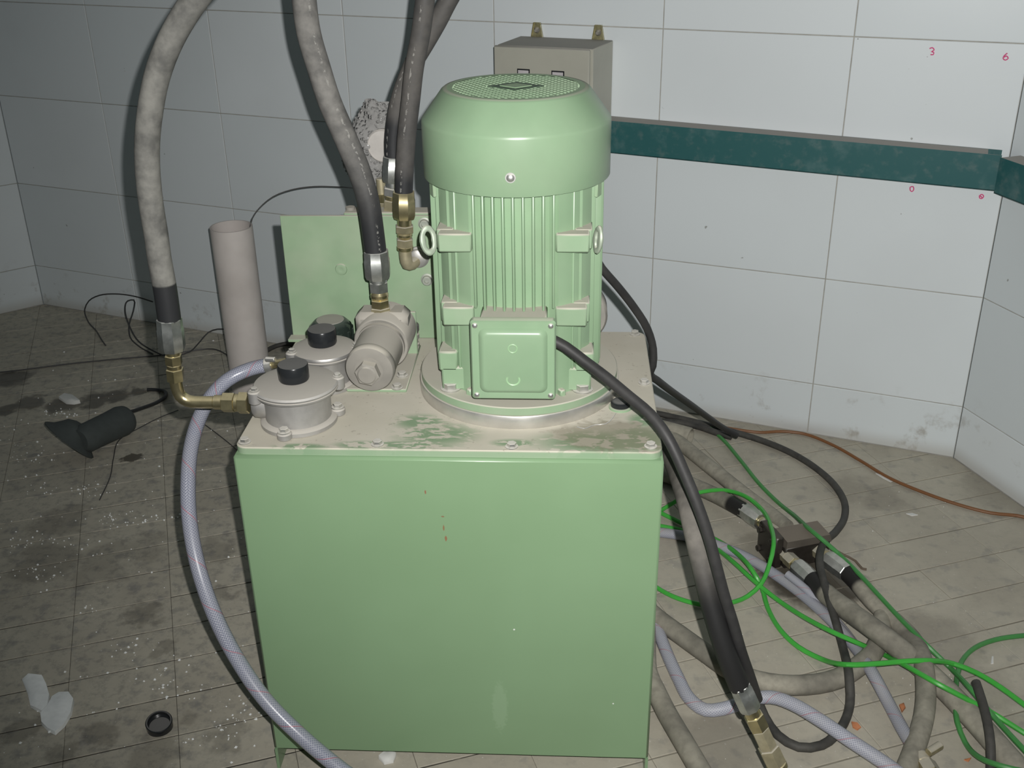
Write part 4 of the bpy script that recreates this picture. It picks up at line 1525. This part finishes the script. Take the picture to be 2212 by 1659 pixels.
# ------------------------------------------------------------------ hose and cables beside the tank
h5 = thing('hydraulic_hose', 'black hose hanging down the right side of the tank, ending in brass fittings', 'hose', (0.5204, -0.1000, 0.1348))
mb = MB()
mb.tube([(0.4501, -0.0900, 0.2891), (0.4320, -0.0850, 0.3331), (0.4155, -0.0750, 0.3776), (0.4000, -0.0600, 0.4264), (0.3857, -0.0400, 0.4796), (0.3734, -0.0100, 0.5259), (0.3669, 0.0500, 0.5420), (0.3603, 0.1400, 0.5393), (0.3522, 0.2400, 0.5223), (0.3400, 0.3400, 0.5000)], .0165, 22, .012)
part('hose', mb, hose_mat('black_hose_dusty_top', (.018, .018, .018), (.26, .24, .21), .80, clean=.14, cleanw=.12, pr=False, ns=8), h5)
chain(h5, (0.4492, -0.0900, 0.2927), (0.5256, -0.1150, 0.1295),
      [('ferrule', 'ferrule', .0180, 0, .25, M_zinc), ('neck', 'cyl', .0125, .25, .33, M_brass), ('hex_nut', 'hex', .0160, .32, .46, M_brass),
       ('collar', 'hex', .0150, .46, .66, M_brass_dusty), ('hex_nut', 'hex', .0175, .66, .84, M_brass_dusty), ('adapter', 'cyl', .0165, .84, .90, M_brass),
       ('ferrule', 'ferrule', .0180, .90, 1.25, M_zinc)])
mb = MB()
mb.tube([(0.5446, -0.1200, 0.0878), (0.5631, -0.1300, 0.0519), (0.5849, -0.1600, 0.0304), (0.6135, -0.2200, 0.0412), (0.6486, -0.3000, 0.0913)], .0155, 20, .012)
part('lower_hose', mb, M_cable2, h5)
mc = thing('motor_cable', 'thick black cable leaving the motor terminal box and falling over the tank edge', 'cable', (0.1691, 0.0920, 0.7817))
mb = MB()
mb.tube([(0.1593, 0.0920, 0.7885), (0.1775, 0.0880, 0.7798), (0.2054, 0.0750, 0.7630), (0.2385, 0.0550, 0.7452), (0.2709, 0.0300, 0.7272), (0.3019, 0.0050, 0.7099), (0.3259, -0.0200, 0.6862), (0.3545, -0.0450, 0.6318), (0.3727, -0.0600, 0.5905), (0.3892, -0.0700, 0.5456), (0.4023, -0.0750, 0.5005), (0.4161, -0.0780, 0.4531), (0.4328, -0.0780, 0.4023), (0.4490, -0.0750, 0.3485), (0.4685, -0.0600, 0.2893), (0.4924, -0.0300, 0.2126)], .0086, 16, .012)
part('sheath', mb, M_cable, mc)
wire('black_cable', [(0.5292, 0.2047, 0.0500), (0.5388, 0.1774, 0.0300), (0.5479, 0.1421, 0.0180), (0.5654, 0.1022, 0.0120), (0.5973, 0.0739, 0.0120), (0.6392, 0.0799, 0.0120), (0.6801, 0.1194, 0.0140), (0.7118, 0.1843, 0.0160), (0.7163, 0.2274, 0.0450), (0.7339, 0.3482, 0.0180), (0.7311, 0.4297, 0.0350), (0.7256, 0.5055, 0.0550), (0.7309, 0.5828, 0.0600), (0.7537, 0.6531, 0.0550), (0.8043, 0.7426, 0.0300), (0.8450, 0.8308, 0.0120), (0.8612, 0.9032, 0.0100), (0.8529, 0.9909, 0.0100), (0.8184, 1.0809, 0.0100), (0.7664, 1.1583, 0.0100), (0.7021, 1.2184, 0.0100), (0.6324, 1.2609, 0.0120), (0.5607, 1.3029, 0.0120), (0.4865, 1.3403, 0.0120), (0.4101, 1.3729, 0.0120)] + [(.2, 1.42, .012), (.0, 1.46, .012)], .0086, M_cable2,
     'long black cable looping over the floor around the valve', 'cable', n=12)
wire('black_cable', [(.198, .41, .755), (.196, .41, .80)] + [(0.2136, 0.4000, 0.8275), (0.2385, 0.4000, 0.7935), (0.2687, 0.4200, 0.7516), (0.3002, 0.4400, 0.7038), (0.3265, 0.4550, 0.6566), (0.3397, 0.4600, 0.6124), (0.3403, 0.4600, 0.5789), (0.3357, 0.4700, 0.5568), (0.3530, 0.4900, 0.5338), (0.3922, 0.6000, 0.4574), (0.4501, 0.7500, 0.3525), (0.5144, 0.9000, 0.2418), (0.5707, 1.0000, 0.1592), (0.6064, 1.0200, 0.1305)], .0075, M_cable,
     'black cable coming from behind the motor and over the back of the tank', 'cable', n=12)
wire('black_cable', [(.15, 1.37, .011)] + [(0.3946, 1.3315, 0.0110), (0.4458, 1.3186, 0.0110), (0.4969, 1.3087, 0.0110), (0.5464, 1.2878, 0.0110), (0.5875, 1.2562, 0.0110), (0.6285, 1.2305, 0.0110)], .0090, M_cable2,
     'short thick black cable lying by the foot of the back wall', 'cable', n=12)
M_brown = plain('brown_wire', (.20, .085, .030), .5)
wire('brown_wire', [(.15, 1.40, .006)] + [(0.4083, 1.3385, 0.0060), (0.4726, 1.3260, 0.0060), (0.5623, 1.3143, 0.0060), (0.6364, 1.2885, 0.0060), (0.7100, 1.2686, 0.0060), (0.7746, 1.2757, 0.0060), (0.8351, 1.2611, 0.0060), (0.8976, 1.1996, 0.0060), (0.9518, 1.1157, 0.0060), (1.0021, 1.0316, 0.0060), (1.0648, 0.9655, 0.0060), (1.1372, 0.9070, 0.0060), (1.2028, 0.8713, 0.0060), (1.2755, 0.8550, 0.0060), (1.3109, 0.8060, 0.0060), (1.3374, 0.7192, 0.0060), (1.3735, 0.5902, 0.0060)], .0042, M_brown,
     'thin brown wire running along the back wall to the right edge')
M_gw = plain('green_wire', (.060, .40, .055), .32, 0, .08, 30)
M_gwd = plain('green_wire_dull', (.060, .25, .065), .45, 0, .1, 30)
wire('green_wire', [(0.5256, 1.3376, 0.0080), (0.5618, 1.3105, 0.0080), (0.6029, 1.2248, 0.0080), (0.6369, 1.1061, 0.0080), (0.6674, 0.9890, 0.0080), (0.6993, 0.9017, 0.0080), (0.7199, 0.8092, 0.0300), (0.7233, 0.6826, 0.0780), (0.7449, 0.6369, 0.0780), (0.7809, 0.6252, 0.0500), (0.8058, 0.5582, 0.0500), (0.8346, 0.4749, 0.0470), (0.8601, 0.3931, 0.0470), (0.8856, 0.3222, 0.0470), (0.9246, 0.2903, 0.0200), (0.9308, 0.1888, 0.0500), (0.9592, 0.1395, 0.0300), (0.9852, 0.0545, 0.0300), (1.0131, 0.0001, 0.0200), (1.0666, -0.0940, 0.0080), (1.0884, -0.2312, 0.0080)], .0050, M_gwd,
     'green wire passing over the valve and slanting to the lower right', 'wire', 'green wires on the floor')
wire('green_wire', [(.15, .95, .008), (.30, .85, .008)] + [(0.3771, 0.8292, 0.0080), (0.4212, 0.8681, 0.0080), (0.4640, 0.8809, 0.0300), (0.5135, 0.8810, 0.0480), (0.5648, 0.8889, 0.0480), (0.6078, 0.8428, 0.0600), (0.6359, 0.7780, 0.0650), (0.6390, 0.6694, 0.0850), (0.6305, 0.5888, 0.0900), (0.6199, 0.5621, 0.0600), (0.6001, 0.5288, 0.0350), (0.5712, 0.5183, 0.0080), (0.5285, 0.4926, 0.0080), (0.4833, 0.4832, 0.0080), (0.4358, 0.4976, 0.0080), (0.3983, 0.5225, 0.0080), (0.3514, 0.5747, 0.0080)] + [(.28, .66, .008), (.12, .72, .008)], .0050, M_gw,
     'green wire making a full loop against the left of the valve', 'wire', 'green wires on the floor')
wire('green_wire', [(.10, 1.0, .008)] + [(0.3690, 0.8814, 0.0080), (0.4187, 0.8346, 0.0080), (0.4628, 0.7932, 0.0080), (0.5272, 0.7344, 0.0080), (0.5623, 0.6491, 0.0300), (0.5844, 0.5615, 0.0450), (0.6025, 0.5361, 0.0200), (0.6076, 0.4809, 0.0080), (0.6214, 0.4076, 0.0080), (0.6490, 0.3532, 0.0080), (0.6878, 0.3180, 0.0080), (0.7161, 0.2470, 0.0550), (0.7691, 0.2515, 0.0550), (0.8233, 0.2600, 0.0550), (0.8654, 0.2582, 0.0600), (0.9307, 0.2867, 0.0300), (0.9663, 0.2615, 0.0300), (0.9965, 0.2239, 0.0300), (1.0339, 0.1818, 0.0200), (1.0760, 0.1345, 0.0080), (1.1454, 0.0168, 0.0080), (1.2148, -0.0882, 0.0080)], .0052, M_gw,
     'bright green wire sagging below the valve and crossing to the right edge', 'wire', 'green wires on the floor')
wire('green_wire', [(.08, .90, .008)] + [(0.3642, 0.7983, 0.0080), (0.4149, 0.7838, 0.0080), (0.4655, 0.7636, 0.0080), (0.5185, 0.7057, 0.0080), (0.5522, 0.6112, 0.0300), (0.5877, 0.5419, 0.0300), (0.6296, 0.4913, 0.0200), (0.6713, 0.4125, 0.0350), (0.7123, 0.3493, 0.0500), (0.7528, 0.3256, 0.0450), (0.8064, 0.3416, 0.0080), (0.8281, 0.2457, 0.0550), (0.8619, 0.1906, 0.0660), (0.9084, 0.1708, 0.0500), (0.9566, 0.1560, 0.0300), (1.0076, 0.1102, 0.0200), (1.0535, 0.0772, 0.0080), (1.1148, -0.0348, 0.0080), (1.1592, -0.1705, 0.0080)], .0050, M_gw,
     'green wire running straight from the tank through the crossing to the lower right', 'wire', 'green wires on the floor')
wire('green_wire', [(1.3415, 0.3743, 0.0080), (1.1945, 0.4124, 0.0080), (1.1110, 0.4051, 0.0080), (1.0487, 0.3899, 0.0080), (0.9985, 0.3624, 0.0080), (0.9613, 0.3220, 0.0080), (0.9357, 0.2714, 0.0080), (0.9096, 0.1994, 0.0200), (0.8931, 0.1384, 0.0200), (0.8970, 0.1004, 0.0080), (0.8986, 0.0427, 0.0300), (0.9171, 0.0042, 0.0500), (0.9582, -0.0087, 0.0500), (1.0612, -0.0078, 0.0300), (1.1776, -0.0125, 0.0080)], .0050, M_gwd,
     'green wire bending in an open hook at the right edge', 'wire', 'green wires on the floor')
wire('cable_end', [(0.9313, 0.1827, 0.0750), (0.9283, 0.1422, 0.0720), (0.9214, 0.0880, 0.0680), (0.9150, 0.0459, 0.0550), (0.9097, 0.0175, 0.0300), (0.8899, -0.0349, 0.0200), (0.8565, -0.1058, 0.0120), (0.8071, -0.2131, 0.0120)], .0082, M_cable2,
     'cut end of a black cable rising at the lower right', 'cable', n=12)

wire('thin_wire', [(0.7870, 0.6853, 0.0200), (0.8103, 0.6814, 0.0080), (0.8335, 0.6625, 0.0040), (0.8417, 0.6357, 0.0030), (0.8511, 0.6325, 0.0030)], .0028, plain('brown_twine', (.13, .10, .07), .8),
     'short brown twine poking out beside the right valve fitting')
sp_ = thing('pipe_stub', 'dusty round-ended pipe stub on the floor behind the tank corner', 'pipe', (0.5173, 1.2452, 0.0000))
A_, B_ = Vector((0.4274, 1.2485, 0.0260)), Vector((0.5140, 1.2000, 0.0260))
mb = MB()
mb.lathe([(.0255, 0), (.0255, (B_ - A_).length - .004), (.0235, (B_ - A_).length), (.021, (B_ - A_).length), (.0205, (B_ - A_).length - .02), (.002, (B_ - A_).length - .021)], A_, B_ - A_, 28)
part('barrel', mb, MFH, sp_)

# ------------------------------------------------------------------ litter
M_foam = plain('white_foam', (.85, .87, .86), .6, 0, .06, 90, bump=.3)
M_paper = plain('white_scrap', (.66, .66, .63), .7, 0, .04)


def scrap(name, outline, z, h, mat, label, cat, seed=0):
    P = [Vector(p) for p in outline]
    c = sum(P, Vector()) / len(P)
    mb = MB()
    n = len(P)
    rnd = random.Random(seed)
    vs_ = [Vector((p.x, p.y, z)) for p in P] + [Vector((c.x + (p.x - c.x) * .97, c.y + (p.y - c.y) * .97, z + h * rnd.uniform(.6, 1.1))) for p in P]
    vs_ += [c.lerp(p, .5) * 1.0 for p in P]
    for k in range(2 * n, 3 * n):
        vs_[k].z = z + h * rnd.uniform(.8, 1.3)
    vs_.append(Vector((c.x, c.y, z + h * 1.2)))
    fs_ = [tuple(reversed(range(n)))]
    for i in range(n):
        j = (i + 1) % n
        fs_ += [(i, j, n + j, n + i), (n + i, n + j, 2 * n + j, 2 * n + i), (2 * n + i, 2 * n + j, 3 * n)]
    mb.add(vs_, fs_)
    return solo(name, mb, mat, label, cat, ang=60)


scrap('foam_sheet', [(-0.8857, 0.2082, 0.0010), (-0.8790, 0.2219, 0.0010), (-0.8495, 0.2189, 0.0010), (-0.8312, 0.1968, 0.0010), (-0.8105, 0.1649, 0.0010), (-0.8012, 0.1361, 0.0010), (-0.8041, 0.1185, 0.0010), (-0.8181, 0.1255, 0.0010), (-0.8350, 0.1348, 0.0010), (-0.8567, 0.1697, 0.0010)], .0005, .008, M_foam,
      'longer of two white foam flakes on the floor at the lower left', 'foam', 1)
scrap('foam_sheet', [(-0.8044, 0.1111, 0.0010), (-0.8001, 0.1336, 0.0010), (-0.8049, 0.1626, 0.0010), (-0.7964, 0.1745, 0.0010), (-0.7754, 0.1726, 0.0010), (-0.7575, 0.1541, 0.0010), (-0.7471, 0.1169, 0.0010), (-0.7473, 0.0866, 0.0010), (-0.7554, 0.0649, 0.0010), (-0.7733, 0.0737, 0.0010), (-0.7929, 0.0897, 0.0010)], .0005, .009, M_foam,
      'rounder of two white foam flakes, nearer the black ring cap', 'foam', 2)
scrap('paper_scrap', [(-1.3502, 1.4367, 0.0010), (-1.3413, 1.4589, 0.0010), (-1.3118, 1.4501, 0.0010), (-1.2724, 1.4107, 0.0010), (-1.2881, 1.4011, 0.0010), (-1.3117, 1.4036, 0.0010)], .0005, .012, M_paper, 'pale scrap on the dark oil streak at the left', 'scrap', 3)
scrap('paper_scrap', [(0.9760, 1.0603, 0.0010), (0.9920, 1.0584, 0.0010), (1.0043, 1.0377, 0.0010), (1.0177, 1.0266, 0.0010), (1.0036, 1.0170, 0.0010), (0.9896, 1.0350, 0.0010)], .0005, .003, M_paper, 'torn white paper scrap under the brown wire', 'scrap', 4)
scrap('paper_scrap', [(1.0018, 0.8691, 0.0010), (1.0169, 0.8716, 0.0010), (1.0290, 0.8637, 0.0010), (1.0134, 0.8591, 0.0010)], .0005, .002, M_paper, 'tiny white sliver on the bare floor at the right', 'scrap', 5)
scrap('paper_scrap', [(-0.1493, 0.0282, 0.0010), (-0.1368, 0.0443, 0.0010), (-0.1192, 0.0382, 0.0010), (-0.1215, 0.0204, 0.0010), (-0.1373, 0.0154, 0.0010)], .0005, .010, M_paper, 'crumpled white scrap just under the front of the tank', 'scrap', 6)
scrap('paper_scrap', [(1.0279, 0.3466, 0.0010), (1.0315, 0.3467, 0.0010), (1.0239, 0.3243, 0.0010), (1.0185, 0.3241, 0.0010)], .0005, .002, M_paper, 'tiny white sliver inside the green wire hook', 'scrap', 7)
M_orange = plain('orange_peel', (.55, .22, .10), .6, 0, .2, 60)
scrap('orange_scrap', [(0.7088, 0.1519, 0.0010), (0.7187, 0.1475, 0.0010), (0.7233, 0.1382, 0.0010), (0.7149, 0.1309, 0.0010), (0.7081, 0.1377, 0.0010)], .0005, .004, M_orange, 'orange flake beside the bottom of the black cable loop', 'scrap', 8)
scrap('orange_scrap', [(0.8078, 0.1993, 0.0010), (0.8178, 0.2047, 0.0010), (0.8179, 0.1923, 0.0010), (0.8077, 0.1797, 0.0010)], .0005, .004, M_orange, 'orange flake between the blue-grey hose and the dusty hose bend', 'scrap', 9)
scrap('orange_scrap', [(0.8845, 0.0648, 0.0010), (0.8988, 0.0697, 0.0010), (0.8911, 0.0607, 0.0010)], .0005, .003, M_orange, 'small orange flake near the bottom right corner', 'scrap', 10)

p = Vector((-0.5686, 0.0918, 0.0000))
cp = thing('bottle_cap', 'black screw cap lying mouth up on the floor at the lower left', 'cap', p)
mb = MB()
mb.lathe([(.0215, 0), (.0235, .002), (.0240, .019), (.0225, .0205), (.0205, .0200), (.0198, .004), (.001, .0035)], p, (.10, -.22, 1), 36)
part('shell', mb, M_black, cp)
mb = MB()
for k in range(3):
    z = .006 + .003 * k
    mb.lathe([(.0198, z), (.0188, z + .0008), (.0198, z + .0016)], p, (.10, -.22, 1), 36)
mb.f = [f for f in mb.f if len(f) == 4]
part('thread', mb, M_black, cp)

# foam beads scattered over the floor
mb = MB()
rnd = random.Random(3)
ico = [(0, 0, 1), (1, 0, 0), (0, 1, 0), (-1, 0, 0), (0, -1, 0), (0, 0, -1)]
icf = [(0, 1, 2), (0, 2, 3), (0, 3, 4), (0, 4, 1), (5, 2, 1), (5, 3, 2), (5, 4, 3), (5, 1, 4)]


def bead(x, y, r):
    a = rnd.uniform(0, 6)
    R = Matrix.Rotation(a, 3, 'Z')
    mb.add([R @ Vector(v) * r * rnd.uniform(.8, 1.2) + Vector((x, y, r * .9)) for v in ico], icf)


clusters = [(-1.0059, 0.5596, 0.0000), (-0.8219, 0.7956, 0.0000), (-0.6141, 0.2324, 0.0000), (-0.9781, 0.6710, 0.0000), (-0.5689, 0.1812, 0.0000), (-0.4258, 0.1236, 0.0000), (-1.2552, 1.0814, 0.0000), (-1.3038, 1.3397, 0.0000),
            (-0.9366, 0.7921, 0.0000), (-1.0973, 0.6866, 0.0000), (-0.3974, 0.1493, -0.0000), (-0.4517, 0.0632, -0.0000), (-0.7288, 0.3124, 0.0000), (-1.3424, 1.1569, -0.0000), (-1.1554, 0.9163, 0.0000), (-1.0472, 0.9194, 0.0000)]
for k in range(620):
    if rnd.random() < .45:
        c = rnd.choice(clusters)
        x, y = c[0] + rnd.gauss(0, .035), c[1] + rnd.gauss(0, .022)
    else:
        x, y = rnd.uniform(-1.5, -.36), rnd.uniform(-.05, 1.9)
        # many roll into the joints
        if rnd.random() < .5:
            q = Vector((x, y)) - FO
            j = round(q.dot(fv) / FW) * FW
            q = fu * q.dot(fu) + fv * (j + rnd.uniform(-.004, .004))
            x, y = FO.x + q.x, FO.y + q.y
    if x > -.34:
        continue
    bead(x, y, rnd.choice((.0012, .0015, .0019, .0024, .0032)))
for k in range(60):
    bead(rnd.uniform(.36, 1.15), rnd.uniform(-.1, 1.0), rnd.choice((.0007, .001, .0013)))
solo('foam_beads', mb, M_foam, 'tiny white foam beads scattered over the floor tiles', 'beads', base=(-.8, .5, 0), kind='stuff')
